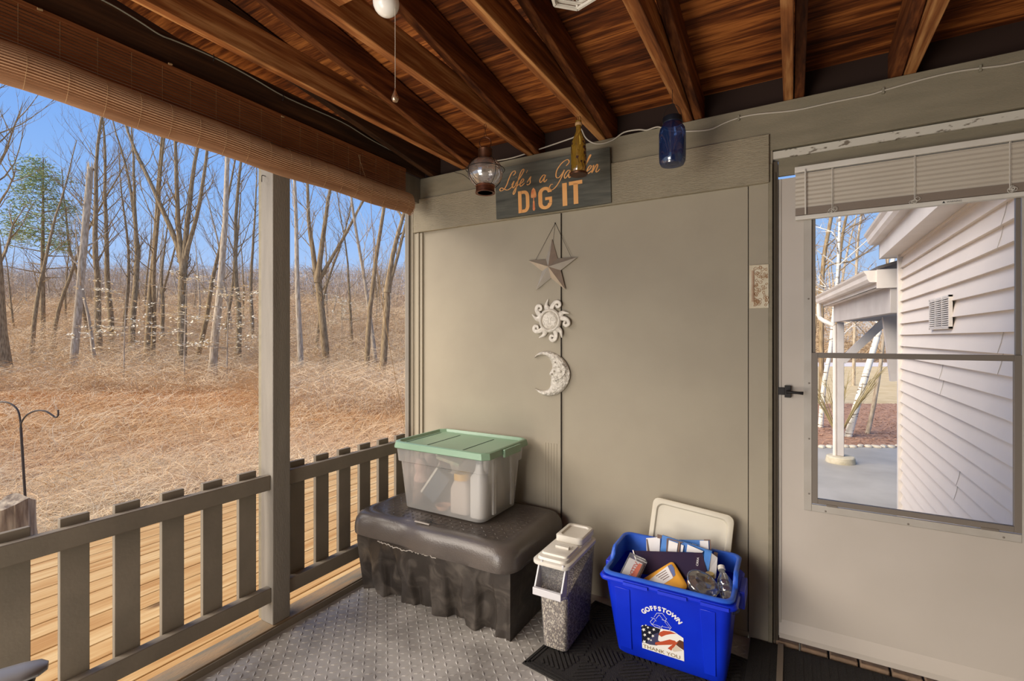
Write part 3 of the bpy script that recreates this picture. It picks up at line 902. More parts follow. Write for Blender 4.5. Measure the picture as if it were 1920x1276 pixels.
# white hexagonal lattice lantern, only its foot in view
W_ = empty('lattice_lantern', (-0.57, 1.28, 2.33), 'white six-sided lattice lantern at the top edge of the view, under the rafters', 'lantern')
wc = at(1076, -14, t=1.38)
mb = MB()
hexp = [(math.cos(i * PI / 3 + YAW + .25) * .072, math.sin(i * PI / 3 + YAW + .25) * .072) for i in range(6)]
zw = wc.z
for z0, sc in ((zw, 1.0), (zw + .012, .92), (zw + .15, .92)):
    P6 = [Vector((wc.x + a * sc, wc.y + b * sc, z0)) for a, b in hexp]
    for i in range(6): mb.bar(P6[i], P6[(i + 1) % 6], .008, .008)
for i in range(6):
    a, b = hexp[i]
    mb.bar((wc.x + a * .92, wc.y + b * .92, zw), (wc.x + a * .92, wc.y + b * .92, zw + .15), .006, .006, up=(1, 0, 0))
mb.build('frame', white_plastic, W_)
mb = MB()
for i in range(6):
    a, b = hexp[i]; c, e = hexp[(i + 1) % 6]
    for k in range(1, 5):
        f = k / 5
        x, y = (a + (c - a) * f) * .9, (b + (e - b) * f) * .9
        mb.tube([(wc.x + x, wc.y + y, zw + .01), (wc.x + x, wc.y + y, zw + .15)], .0022, 5)
for k in range(5):
    f = -.8 + 1.6 * k / 4
    a = YAW + .25
    hl = .058 if k in (0, 4) else .066
    c0 = Vector((wc.x - math.sin(a) * .058 * f, wc.y + math.cos(a) * .058 * f, zw + .006))
    dd = Vector((math.cos(a), math.sin(a), 0)) * hl * .95
    mb.tube([c0 - dd, c0 + dd], .002, 5)
mb.build('lattice', white_plastic, W_)
mb = MB().loft([[(wc.x + a * s, wc.y + b * s, zz) for a, b in hexp] for s, zz in ((1.05, zw + .15), (.5, zw + .19), (.12, zw + .205))])
mb.build('roof_cap', white_plastic, W_, smooth=False)
MB().tube([(wc.x, wc.y, zw + .2), (wc.x, wc.y, BZ + .142 + (2.47 - wc.y) * SL)], .002, 5).build('hanger', white_plastic, W_)

# ================================================================== SIGN
sa = Vector((-1.468, 2.352, 2.048)); sb = Vector((-0.803, 2.405, 2.062))
sx = (sb - sa).normalized(); SW = (sb - sa).length
sy = (Vector((0.0, -0.02, 1)) - sx * sx.z).normalized()
sn = sx.cross(sy).normalized()      # toward the room
sy = sn.cross(sx)
SM = Matrix(((sx.x, sy.x, sn.x, sa.x), (sx.y, sy.y, sn.y, sa.y), (sx.z, sy.z, sn.z, sa.z), (0, 0, 0, 1)))
SH = 0.287
g = empty('wooden_sign', sa, 'grey-stained wooden sign with peach lettering hung on the beam', 'sign')
MB(SM).box(0, SW, 0, SH, -0.018, 0).build('board', sign_board, g, bevel=0.002)
GL = {
 'L': [[(1.45, 1.9), (1.75, 2.2), (1.55, 2.55), (1.1, 2.3), (.85, 1.5), (.7, .7), (.4, .1), (-.1, -.1), (-.35, .15), (-.1, .35), (.4, .1), (1.0, -.12), (1.5, .1), (1.75, .4)]],
 'i': [[(0, .4), (.3, 1), (.22, .3), (.42, .0), (.75, .4)], [(.48, 1.5), (.5, 1.58)]],
 'f': [[(0, .4), (.5, 1.2), (.95, 2.2), (.8, 2.5), (.5, 2.1), (.35, 1), (.28, -.6), (.1, -1.0), (-.02, -.7), (.3, .05), (.85, .5)]],
 'e': [[(0, .35), (.42, .55), (.58, .9), (.32, 1.05), (.1, .5), (.3, .0), (.85, .4)]],
 "'": [[(.1, 2.2), (-.02, 1.8)]],
 's': [[(0, .35), (.42, 1.15), (.42, .7), (.55, .25), (.25, 0), (.02, .15)]],
 'a': [[(.72, .95), (.35, 1.02), (.0, .45), (.2, .0), (.55, .45), (.76, 1.0), (.66, .3), (.85, 0), (1.15, .35)]],
 'G': [[(1.5, 1.75), (1.85, 2.2), (1.5, 2.6), (.8, 2.3), (.25, 1.4), (.35, .5), (.8, .3), (1.2, .8), (1.4, 1.25), (1.15, .1), (.75, -.8), (.2, -1.25), (-.3, -1.0), (-.2, -.5), (.15, -.5)]],
 'r': [[(0, .3), (.3, 1.15), (.48, .92), (.75, .9), (.58, .3), (.75, 0), (1.0, .35)]],
 'd': [[(.72, .95), (.35, 1.02), (.0, .45), (.2, .0), (.55, .45), (.8, 1.2), (1.25, 2.45), (1.05, 2.3), (.78, .6), (.9, 0), (1.15, .35)]],
 'n': [[(0, .85), (.15, .95), (.08, .0), (.5, .98), (.72, .85), (.64, .2), (.82, 0), (1.15, .35)]],
}
def cursive(mb, word, x, y, s, adv, slope=0.0, w=.006):
    for ch in word:
        for st in GL[ch]:
            pts = [(p[0] + p[1] * .28, p[1]) for p in st]
            sp_ = spline([(a, b, 0) for a, b in pts], 5) if len(pts) > 2 else [Vector((a, b, 0)) for a, b in pts]
            ribbon(mb, [(x + q.x * s, y + slope * (x) + q.y * s) for q in sp_], w, SM @ Matrix.Translation((0, 0, .0002)), pen=1, depth=.0008)
        x += adv[ch] * s
adv = {'L': 1.55, 'i': .62, 'f': .72, 'e': .78, "'": .45, 's': .8, 'a': 1.1, 'G': 1.62, 'r': .92, 'd': 1.15, 'n': 1.1}
s = .0375
mb = MB()
cursive(mb, "Life's", .040, .158, s, adv, .03, .0048)
mb.build('script_word', sign_paint, g, smooth=False); mb = MB()
cursive(mb, "a", .272, .156, s, adv, .03, .0048)
mb.build('script_word', sign_paint, g, smooth=False); mb = MB()
cursive(mb, "Garden", .352, .152, s * 1.02, adv, .03, .0048)
ti = mb.build('script_word', sign_paint, g, smooth=False)
mb = MB()
T = Matrix.Translation((0, 0, .0004))
def slab(mb, polys, x, y, sx_, sy_):
    for P in polys: mb.prism([(x + a * sx_, y + b * sy_) for a, b in P], .0002, .001, M=SM)
# block capitals: D, G, I, T
dx_, dy_ = .142, .014
hh = .122
def arc(cx, cy, rx, ry, a0, a1, n=10): return [(cx + rx * math.cos(math.radians(a0 + (a1 - a0) * i / n)), cy + ry * math.sin(math.radians(a0 + (a1 - a0) * i / n))) for i in range(n + 1)]
def band(o, i_): return [[o[k], o[k + 1], i_[k + 1], i_[k]] for k in range(len(o) - 1)]
Dp = [[(0, 0), (.3, 0), (.3, 1), (0, 1)]]
oo = [(.25, 0)] + arc(.55, .3, .42, .3, -90, 0, 8) + arc(.55, .7, .42, .3, 0, 90, 8) + [(.25, 1)]
ii = [(.25, .14)] + arc(.50, .3, .17, .16, -90, 0, 8) + arc(.50, .7, .17, .16, 0, 90, 8) + [(.25, .86)]
slab(mb, Dp + band(oo, ii), dx_, dy_, .070, hh)
mb.build('block_letter', sign_paint, g, smooth=False); mb = MB()
oo = arc(.5, .72, .5, .28, 5, 180, 10) + arc(.5, .28, .5, .28, 180, 355, 10)
ii = arc(.5, .72, .21, .14, 5, 180, 10) + arc(.5, .28, .21, .14, 180, 355, 10)
slab(mb, band(oo, ii) + [[(.79, .27), (1, .27), (1, .40), (.79, .40)], [(.5, .40), (1, .40), (1, .53), (.5, .53)]], .264, dy_ + .001, .080, hh)
mb.build('block_letter', sign_paint, g, smooth=False); mb = MB()
slab(mb, [[(0, 0), (1, 0), (1, 1), (0, 1)]], .404, dy_ + .004, .026, hh)
mb.build('block_letter', sign_paint, g, smooth=False); mb = MB()
slab(mb, [[(.33, 0), (.67, 0), (.67, .9), (.33, .9)], [(0, .84), (1, .84), (1, 1), (0, 1)]], .442, dy_ + .006, .074, hh)
mb.build('block_letter', sign_paint, g, smooth=False)
mb = MB()
tx = .236
slab(mb, [arc(0, 0, 1, 1, 0, 360, 12)[:-1]], tx, dy_ + .014, .0075, .012)
slab(mb, [[(-.0065, .02), (.0065, .02), (.005, .055), (-.005, .055)], [(-.003, .055), (.003, .055), (.0025, .078), (-.0025, .078)],
          [(-.016, .082), (-.013, .074), (.013, .074), (.016, .082), (.015, .100), (.010, .118), (0, .130), (-.010, .118), (-.015, .100)]], tx, dy_, 1, 1)
mb.build('trowel_emblem', mat('trowel_rust', G(214, 120, 76), .7, c2=G(232, 160, 100), ns=40), g, smooth=False)

# ================================================================== WALL ORNAMENTS
def onwall(px, py, y=YW - .02):
    return at(px, py, Y=y)
c = onwall(1031.5, 500, YW - .03)
O1 = empty('star_ornament', c, 'five-pointed silver metal barn star, the top one of the hanging wall ornaments', 'wall ornament', group='silver wall ornaments')
tips = [(1035, 448), (1082, 482), (1060, 543), (1005, 544), (990, 488)]
T5 = [onwall(*t_, y=YW - .016) for t_ in tips]
ctr = sum(T5, Vector()) / 5
vs = [ctr + Vector((0, -.040, 0))]
for k in range(5):
    a, b = T5[k], T5[(k + 1) % 5]
    vs += [a, ctr + ((a + b) / 2 - ctr) * .47]
n = len(vs)
back = [v + Vector((0, .003, 0)) for v in vs[1:]]
fs = [(0, 1 + k, 1 + (k + 1) % 10) for k in range(10)]
fs += [(1 + k, n + k, n + (k + 1) % 10, 1 + (k + 1) % 10) for k in range(10)]
fs.append(tuple(n + k for k in range(10)))
MB().add(vs + back, fs).build('star', silver, O1, smooth=False)
hook = onwall(1041, 418, YW - .012)
mb = MB()
mb.tube([hook, T5[4] + (ctr - T5[4]) * .32 + Vector((0, .0, .012))], .0009, 4)
mb.tube([hook, T5[1] + (ctr - T5[1]) * .22 + Vector((0, .0, .012))], .0009, 4)
mb.tube([hook, (ctr + T5[0]) / 2], .0007, 4)
mb.tube([hook + Vector((0, .012, 0)), hook + Vector((0, -.004, 0))], .0025, 6)
mb.build('hanging_string', iron, O1)

sc_ = onwall(1032.3, 600.5, YW - .014)
O2 = empty('sun_ornament', sc_, 'cast metal sun face with curled rays hanging between the star and the moon', 'wall ornament', group='silver wall ornaments')
MS = Matrix.Translation(sc_) @ Matrix.Rotation(PI / 2, 4, 'X') @ Matrix.Rotation(math.radians(-3), 4, 'Z')   # local XY = wall, Z toward the room
mb = MB(MS)
mb.lathe([(0.0, .018), (.03, .0165), (.046, .012), (.050, .008), (.052, .015), (.060, .017), (.066, .012), (.068, .0), (0, 0)], n=40)
mb.build('disc', pewter, O2)
for k in range(5):           # pointed rays
    mb = MB(MS)
    a = math.radians(105 - 72 * k + (-6 if k else 0))
    ca, sa_ = math.cos(a), math.sin(a)
    pth = [Vector((ca, sa_, 0)) * .062, Vector((ca, sa_, 0)) * .088 + Vector((-sa_, ca, 0)) * .006, Vector((ca, sa_, 0)) * .118 - Vector((-sa_, ca, 0)) * .012]
    P3 = spline([p + Vector((0, 0, .006)) for p in pth], 5)
    mb.tube(P3, [.021 * (1 - i / (len(P3) - 1)) ** 1.2 + .0018 for i in range(len(P3))], 8, flat=.38, up=(0, 0, 1))
    mb.build('pointed_ray', pewter, O2)
for k in range(5):
    mb = MB(MS)
    a = math.radians(140 - 72 * k)
    ca, sa_ = math.cos(a), math.sin(a)
    sgn = -1 if k in (0, 1) else -1
    base = Vector((ca, sa_, 0))
    tn = Vector((-sa_, ca, 0)) * sgn
    pts_ = [base * .058 - tn * .018, base * .080 - tn * .020, base * .104 - tn * .012, base * .112 + tn * .006, base * .100 + tn * .018, base * .086 + tn * .012, base * .086 + tn * .001, base * .094 - tn * .001]
    P3 = spline([p + Vector((0, 0, .006)) for p in pts_], 5)
    m_ = len(P3) - 1
    mb.tube(P3, [.015 - .0095 * (i / m_) for i in range(m_ + 1)], 8, flat=.5, up=(0, 0, 1))
    mb.build('curled_ray', pewter, O2)
mb = MB(MS)
Z = .0175
def st(pts, r): mb.tube(spline([(a, b, Z - (a * a + b * b) * 2.2) for a, b in pts], 4), r, 6)
st([(-.034, .012), (-.026, .020), (-.014, .018), (-.006, .008), (-.007, -.006), (-.010, -.016)], .0022)
st([(.036, .014), (.028, .022), (.014, .020), (.007, .010), (.007, -.006), (.010, -.016)], .0022)
st([(-.030, .002), (-.022, -.003), (-.012, .000)], .0022); st([(.030, .004), (.022, -.002), (.012, .001)], .0022)
st([(-.010, -.016), (-.005, -.021), (0, -.018), (.005, -.021), (.010, -.016)], .003)
st([(-.020, -.026), (-.008, -.032), (0, -.030), (.008, -.032), (.020, -.026)], .0026)
st([(-.012, -.036), (0, -.040), (.012, -.036)], .0026)
st([(-.040, -.004), (-.032, -.014), (-.032, -.026)], .0022); st([(.040, -.004), (.031, -.014), (.032, -.026)], .0022)
mb.lathe([(.0, .006), (.008, .004), (.010, 0)], c=(-.027, -.014, .010), n=12); mb.lathe([(.0, .006), (.008, .004), (.010, 0)], c=(.027, -.014, .010), n=12)
mb.tube([(math.cos(i * PI / 16) * .057, math.sin(i * PI / 16) * .057, .016) for i in range(32)], .002, 6, closed=True)
mb.build('face_relief', pewter, O2)

# crescent moon
O3 = empty('moon_ornament', onwall(1036, 700), 'hammered metal crescent moon with a face in profile, lowest of the hanging wall ornaments', 'wall ornament', group='silver wall ornaments')
outer = [(1003, 671), (1008, 663), (1018, 658.5), (1030, 658), (1044, 663), (1056, 672), (1065, 685), (1069.5, 700), (1067, 715), (1059, 729), (1047, 738), (1034, 741.5), (1020, 740), (1010, 734), (1004, 727)]
inner = [(1003, 671), (1012, 666.5), (1022, 666), (1030, 670), (1035, 678), (1037, 686), (1036, 692), (1031, 701), (1034.5, 704), (1034, 708), (1035, 711), (1034, 716), (1034, 722), (1030, 728), (1024, 731), (1014, 731), (1004, 727)]
def even(P, n):
    P = spline([onwall(*p, y=YW - .006) for p in P], 6)
    D_ = [0]
    for i in range(1, len(P)): D_.append(D_[-1] + (P[i] - P[i - 1]).length)
    out = []
    for k in range(n):
        q = D_[-1] * k / (n - 1)
        j = max(i for i in range(len(D_)) if D_[i] <= q + 1e-9); j = min(j, len(P) - 2)
        f = (q - D_[j]) / max(1e-9, D_[j + 1] - D_[j])
        out.append(P[j].lerp(P[j + 1], f))
    return out
NN = 44
Oo, Ii = even(outer, NN), even(inner, NN)
mb = MB()
rows = []
for f, h_ in ((0, 0), (.0, .010), (.12, .017), (.35, .024), (.65, .024), (.88, .017), (1.0, .010), (1.0, 0)):
    rows.append([Oo[k].lerp(Ii[k], f) + Vector((0, -h_ * min(1, .35 + (Oo[k] - Ii[k]).length / .05), 0)) for k in range(NN)])
vs = [p for r_ in rows for p in r_]
fs = []
for i in range(len(rows) - 1):
    for k in range(NN - 1): fs.append((i * NN + k, i * NN + k + 1, (i + 1) * NN + k + 1, (i + 1) * NN + k))
mb.add(vs, fs)
mb.build('crescent', hammered, O3, angle=60)
mb = MB()
def mo(px, py, h_): return onwall(px, py, YW - .006 - h_)
mb.tube(spline([mo(1038, 712, .028), mo(1046, 711, .031), (mo(1054, 706, .031)), mo(1059, 698, .030), mo(1058, 688, .030), mo(1053, 682, .030)]), .0028, 6)
mb.tube(spline([mo(1036, 690, .026), mo(1042, 687, .031), mo(1048, 688, .031)]), .0026, 6)
mb.tube(spline([mo(1036, 707, .024), mo(1041, 708, .027), mo(1044, 706, .028)]), .0026, 6)
mb.tube(spline([mo(1036, 713, .024), mo(1042, 714, .027)]), .0026, 6)
for px, py, r_ in ((1039, 695.5, .007), (1041, 679, .0055), (1050, 696, .0115), (1034, 701, .006)):
    p = mo(px, py, .022)
    mb.lathe([(r_, 0), (r_ * .8, .006), (r_ * .4, .009), (0, .010)], n=12, M=Matrix.Translation(p) @ Matrix.Rotation(PI / 2, 4, 'X'))
mb.build('face_relief', hammered, O3)

# ================================================================== BLACK CHEST
K = empty('storage_chest', (-1.56, 2.13, 0.0), 'large black plastic storage chest with dented rounded lid under the clear tote', 'chest')
rr = random.Random(3)
NX = 150
def chest_loop(z, f):
    x0, x1, y0, y1 = -2.035 + .0, -1.075, 1.838, 2.385
    tp = .03 * (1 - f)          # taper toward the floor
    out = []
    for i in range(NX):         # front, left to right
        s_ = i / (NX - 1)
        x = x0 + tp * .6 + s_ * (x1 - x0 - tp * 1.2)
        w = s_ * 6.6
        rib = .5 + .5 * math.tanh(4.5 * math.sin(w * 2 * PI / 1.32 + .6 * math.sin(w)))
        edge = min(1, s_ / .06, (1 - s_) / .035)
        warp = .012 * math.sin(x * 21 + z * 9) * (1 - abs(f - .5)) + .006 * math.sin(x * 55 - z * 30)
        dep = (.012 + .032 * (1 - f) ** .7) * rib * edge
        if f > .93: dep *= .2; warp *= .2
        out.append((x, y0 + tp + dep + warp * edge, z))
    for i in range(1, 16): out.append((x1 - tp * .6 - .012 * math.sin(min(1, i / 3) * PI / 2) * 0, y0 + tp + (y1 - y0 - tp) * i / 16 , z))
    out.append((x1 - tp * .6, y1, z)); out.append((x0 + tp * .6, y1, z))
    for i in range(15, 0, -1): out.append((x0 + tp * .6, y0 + tp + (y1 - y0 - tp) * i / 16, z))
    return out
mb = MB()
zs = [0.0, .012, .05, .1, .15, .2, .245, .262, .268, .31, .345]
mb.loft([chest_loop(z, z / .262 if z < .262 else .95 + .05 * (z - .262)) if z <= .262 else chest_loop(z, 1.0) for z in zs])
mb.build('body', black_plastic, K, angle=50)
def lid_loop(inset, z, r, n=40, dent=1.0):
    x0, x1, y0, y1 = -2.068 + inset, -1.052 - inset, 1.805 + inset, 2.415 - inset
    out = []
    L_ = rrect(x0, x1, y0, y1, r, z, 6)
    # subdivide long edges
    res = []
    for i in range(len(L_)):
        a, b = Vector(L_[i]), Vector(L_[(i + 1) % len(L_)])
        k = max(1, int((b - a).length / .03))
        for j in range(k): res.append(a.lerp(b, j / k))
    for p in res:
        q = p.copy()
        if p.y < 1.98:
            g1 = math.exp(-((p.x + 1.70) / .10) ** 2)
            g2 = math.exp(-((p.x + 1.50) / .16) ** 2)
            q.z -= dent * .016 * g1 + .004 * g2
            q.y += dent * .014 * g1 - .004 * g2
            q.y += dent * .004 * math.sin(p.x * 17)
        out.append(tuple(q))
    return out
mb = MB()
prof = [(0.004, .322, .0), (0.0, .325, 1), (-.002, .345, 1), (0.0, .375, 1), (.006, .400, 1), (.020, .422, 1), (.042, .434, 1), (.072, .438, .6), (.078, .4345, .3), (.30, .4345, 0)]
mb.loft([fit(lid_loop(i_, z_, .085 - .4 * i_, dent=d_), 220) for i_, z_, d_ in prof[:-1]], cap0=False)
n_t = 0
for i in range(26):
    for j in range(14):
        x = -1.965 + i * .0325; y = 1.91 + j * .0325
        if -1.875 < x < -1.285 and 1.985 < y < 2.355: continue
        if -1.66 < x < -1.50 and y < 1.93: continue
        a = PI / 4 if (i + j) % 2 else -PI / 4
        L, W, h = .013, .0045, .0022
        ca, s_ = math.cos(a), math.sin(a)
        pts_ = [(-L, 0, 0), (0, -W, 0), (L, 0, 0), (0, W, 0), (0, 0, h)]
        mb.add([(x + p[0] * ca - p[1] * s_, y + p[0] * s_ + p[1] * ca, .4344 + p[2]) for p in pts_], [(0, 1, 4), (1, 2, 4), (2, 3, 4), (3, 0, 4)])
mb.build('lid', chest_lid_m, K, angle=50)
mb = MB()
mk = Matrix.Translation((-1.640, 1.893, .4348)) @ Matrix.Rotation(.02, 4, 'Z')
for st_ in ([(.0, .0), (.03, .024), (.055, .034), (.06, .028)], [(.018, .014), (.04, .012)], [(.045, .012), (.06, .018), (.058, .004), (.045, .002), (.046, .012)], [(.066, .012), (.07, .002), (.084, .012)], [(.084, .012), (.09, .002), (.10, .010)], [(.096, -.006), (.14, .020)], [(.14, .016), (.15, .018)]):
    ribbon(mb, [(p.x, p.y) for p in spline([(a, b, 0) for a, b in st_], 4)], .0045, mk, depth=.001)
mb.build('moulded_lettering', chair_dark, K, smooth=False)
MB().box(-1.655, -1.560, 1.867, 1.878, .433, .4385).build('moulded_badge', chip_plastic, K, bevel=.002)
mb = MB()
pts_ = []
for i in range(46):
    x = -1.845 + i * .0085
    sag = .016 * math.exp(-((x + 1.70) / .10) ** 2)
    pts_.append((x, 1.805 + .010 * math.exp(-((x + 1.70) / .10) ** 2) - .004 + rr.uniform(-.003, .003), .322 - sag + rr.uniform(-.005, .004)))
mb.tube(pts_, [rr.uniform(.0012, .0038) for _ in pts_], 5)
mb.build('torn_edge', chip_plastic, K)

# ================================================================== CLEAR TOTE
Tt = empty('storage_tote', (-1.585, 2.17, .4372), 'clear frosted tote with green lid, full of garden supplies, on the black chest', 'tote')
ZT0, ZT1 = .4375, .775
def tl(f, inset=0.0, z=None):
    z = ZT0 + (ZT1 - ZT0) * f if z is None else z
    e = .030 * f + (.012 if f > .76 else 0)
    return rrect(-1.845 - e + inset, -1.325 + e - inset, 1.992 - e * .8 + inset, 2.342 + e * .6 - inset, .045, z, 5)
mb = MB()
mb.loft([tl(0, .012, ZT0), tl(0, 0, ZT0 + .008), tl(.3), tl(.6), tl(.755), tl(.77), tl(.9), tl(.99)], cap1=False)
for yy in (2.08, 2.26):         # ribs on the short side
    mb.box(-1.318, -1.306, yy - .012, yy + .012, ZT0 + .03, ZT1 - .02)
mb.build('tub', tote_clear, Tt, angle=40)
mb = MB()
lx0, lx1, ly0, ly1 = -1.895, -1.268, 1.945, 2.395
def ll(i_, z, r=.03): return rrect(lx0 + i_, lx1 - i_, ly0 + i_, ly1 - i_, r, z, 1)
mb.loft([ll(.004, .768), ll(0, .772), ll(.006, .800), ll(.012, .804), ll(.022, .804), ll(.028, .796), ll(.034, .790), ll(.050, .788)], cap0=True)
tote_lid = mb.build('lid', green_plastic, Tt, angle=25)
for g0, g1, g2, g3 in ((-1.703, -1.697, 2.02, 2.32), (-1.468, -1.462, 2.02, 2.32), (-1.852, -1.846, 1.99, 2.35), (-1.30, -1.298, 2.05, 2.20)):
    MB().box(g0, g1, g2, g3, .7878, .7892).build('lid_groove', groove_green, tote_lid)
mb = MB()
mb.box(lx1 - .004, lx1 + .010, 2.10, 2.27, .757, .797)
mb.build('handle_latch', green_plastic, tote_lid, bevel=.003)
MB().box(lx0 - .010, lx0 + .004, 2.10, 2.27, .757, .797).build('handle_latch', green_plastic, tote_lid, bevel=.003)
MB().box(-1.303, -1.288, 2.035, 2.06, .735, .775).build('latch_lug', tote_clear, Tt)

# contents of the tote: each its own thing standing inside
zt = ZT0 + .012
def inside(name, label, cat, x, y): return empty(name, (x, y, zt), label, cat, group='garden supplies inside the clear tote')
q = inside('jug', 'pale jug with a yellow lid showing through the front of the clear tote', 'jug', -1.50, 2.07)
mb = MB().loft([rrect(-1.56, -1.445, 2.03, 2.11, .02, z, 3) for z in (zt, zt + .12)] + [rrect(-1.55, -1.455, 2.04, 2.10, .02, zt + .155, 3), rrect(-1.54, -1.465, 2.045, 2.095, .02, zt + .17, 3)])
mb.build('jug_body', mat('pale_jug', G(196, 184, 174), .5), q)
MB().lathe([(.0, .205), (.040, .205), (.044, .198), (.044, .172), (0, .170)], c=(-1.503, 2.07, zt), n=24).build('lid', mat('yellow_lid', G(222, 172, 70), .4), q)
q = inside('plastic_bottle', 'tall white bottle at the corner of the clear tote', 'bottle', -1.385, 2.06)
mb = MB().loft([rrect(-1.432, -1.342, 2.02, 2.10, .03, z, 4) for z in (zt, zt + .20)] + [rrect(-1.41, -1.364, 2.04, 2.08, .018, zt + .235, 4), rrect(-1.405, -1.369, 2.045, 2.075, .014, zt + .27, 4)])
mb.build('bottle_body', mat('white_bottle', G(214, 212, 208), .4), q)
MB().lathe([(.02, .27), (.02, .295), (0, .297)], c=(-1.387, 2.06, zt), n=16).build('cap', mat('grey_cap', G(120, 128, 132), .5), q)
q = inside('box', 'slate grey carton leaning between the jars inside the clear tote', 'box', -1.68, 2.09)
Mx = Matrix.Translation((-1.665, 2.075, zt + .115)) @ Euler((.0, .62, .15)).to_matrix().to_4x4()
MB(Mx).box(-.045, .045, -.03, .03, -.085, .085).build('carton', mat('slate_carton', G(64, 74, 84), .6), q, bevel=.003)
MB(Mx).box(-.058, -.0455, -.032, .032, -.088, .088).build('carton_edge', white_plastic, q, bevel=.002)
q = inside('garden_bag', 'dark seed bag lying low in the clear tote', 'bag', -1.62, 2.2)
mb = MB()
for cx, cy, cz, r_ in ((-1.62, 2.2, .075, .085), (-1.74, 2.22, .07, .075)):
    mb.lathe([(0, -r_ * .8), (r_ * .7, -r_ * .55), (r_, 0), (r_ * .75, r_ * .6), (r_ * .3, r_ * .95), (0, r_)], c=(cx, cy, zt + cz), n=14, sx=1, sy=.8)
mb.build('bag', mat('dark_bag', G(78, 82, 86), .6, c2=G(110, 104, 96), ns=14, bump=.4, bs=30), q)
jar_m = mat('jar_brown', G(150, 126, 112), .5, c2=G(104, 90, 82), ns=25)
first = None
for k, (x, y, lab) in enumerate(((-1.795, 2.07, 'brown jar stacked nearest the porch post side inside the clear tote'), (-1.80, 2.17, 'brown jar behind the outermost jar inside the clear tote'), (-1.79, 2.27, 'brown jar at the rear corner inside the clear tote'))):
    q = inside('jar', lab, 'jar', x, y)
    MB().lathe([(0, 0), (.038, 0), (.040, .01), (.040, .085), (.032, .095), (.032, .10), (.036, .10), (.036, .12), (0, .12)], c=(x, y, zt), n=18).build('jar_body', jar_m, q)
    MB().lathe([(0, 0), (.042, 0), (.044, .012), (.030, .05), (.040, .085), (.020, .12), (0, .125)], c=(x + .008, y + .004, zt + .122), n=12).build('packet', mat('packet_%d' % k, G(206, 176, 162), .6, c2=G(176, 140, 130), ns=30, bump=.4, bs=40), q)
q = inside('seed_packet', 'pale green and cream packets pressed under the green lid', 'packet', -1.58, 2.06)
mb = MB(Matrix.Translation((-1.60, 2.10, zt + .265)) @ Euler((.3, .25, .2)).to_matrix().to_4x4()).box(-.07, .07, -.04, .04, -.01, .01)
mb.build('packet', mat('green_packet', G(150, 168, 140), .6, c2=G(216, 200, 170), ns=18), q, bevel=.003)
q = inside('clay_dish', 'terracotta dish on the bottom of the clear tote', 'dish', -1.62, 2.06)
MB().lathe([(0, 0), (.035, 0), (.042, .018), (.044, .022), (.038, .022), (.030, .006), (0, .006)], c=(-1.615, 2.055, zt), n=24).build('dish', mat('terracotta', G(198, 148, 118), .8), q)
q = inside('bag', 'cream plastic bag near the rear of the clear tote', 'bag', -1.42, 2.22)
MB().lathe([(0, 0), (.075, .01), (.085, .08), (.07, .17), (.05, .23), (.055, .26), (.0, .265)], c=(-1.42, 2.22, zt), n=13, sy=.9).build('bag', mat('cream_bag', G(206, 200, 190), .6, bump=.5, bs=22), q)

# ================================================================== SEED CONTAINER
F_ = empty('feed_container', (-.885, 2.045, 0.0125), 'slim clear container of bird seed with white flip lid on the black doormat', 'container')
z0 = .0125
def fl(f, inset=0):
    e = .016 * f
    return rrect(-.950 - e + inset, -.835 + e - inset, 1.902 - e * 1.2 + inset, 2.205 + e - inset, .022, z0 + .375 * f, 4)
mb = MB().loft([fl(0, .008), fl(.015), fl(.25), fl(.5), fl(.75), fl(1.0)], cap1=False)
mb.build('tub', clear_plastic, F_, angle=40)
seed_m = bpy.data.materials.new('bird_seed'); seed_m.use_nodes = True
N, L = seed_m.node_tree.nodes, seed_m.node_tree.links
b = N['Principled BSDF']; b.inputs['Roughness'].default_value = .7
tc = N.new('ShaderNodeTexCoord'); vo = N.new('ShaderNodeTexVoronoi'); vo.inputs['Scale'].default_value = 240
mp = N.new('ShaderNodeMapping'); mp.inputs['Scale'].default_value = (1, 1, .62); mp.inputs['Rotation'].default_value = (.5, .4, .3)
no = N.new('ShaderNodeTexNoise'); no.inputs['Scale'].default_value = 60
L.new(tc.outputs['Object'], mp.inputs[0]); L.new(mp.outputs[0], vo.inputs[0])
ra = N.new('ShaderNodeValToRGB'); ra.color_ramp.interpolation = 'CONSTANT'
el = ra.color_ramp.elements
el[0].position = 0; el[0].color = (*G(132, 118, 108), 1); el[1].position = .8; el[1].color = (*G(240, 228, 206), 1)
for p, c_ in ((.3, G(170, 154, 140)), (.5, G(142, 128, 116)), (.66, G(226, 208, 180)), (.72, G(112, 98, 88))):
    e = el.new(p); e.color = (*c_, 1)
sp_ = N.new('ShaderNodeSeparateColor'); L.new(vo.outputs['Color'], sp_.inputs[0]); L.new(sp_.outputs[0], ra.inputs[0])
L.new(ra.outputs[0], b.inputs['Base Color'])
bu = N.new('ShaderNodeBump'); bu.inputs['Strength'].default_value = .8; bu.inputs['Distance'].default_value = .003; bu.invert = True
L.new(vo.outputs['Distance'], bu.inputs['Height']); L.new(bu.outputs[0], b.inputs['Normal'])
def sl(f, zoff=0):
    return [(x, y, z + zoff) for x, y, z in fl(f, .0025)]
mb = MB().loft([sl(.012), sl(.3), sl(.55)] + [[(x, y, z + (y - 1.9) * .28 + .004 * math.sin(x * 90 + y * 40)) for x, y, z in fl(.66, .0025)]])
tag(mb.build('bird_seed', seed_m), 'mixed bird seed filling the slim clear container with the white flip lid', 'bird seed', kind='stuff')
mb = MB()
def cl(i_, z, r=.028): return rrect(-.984 + i_, -.812 - i_, 1.866 + i_, 2.225 - i_, r, z, 4)
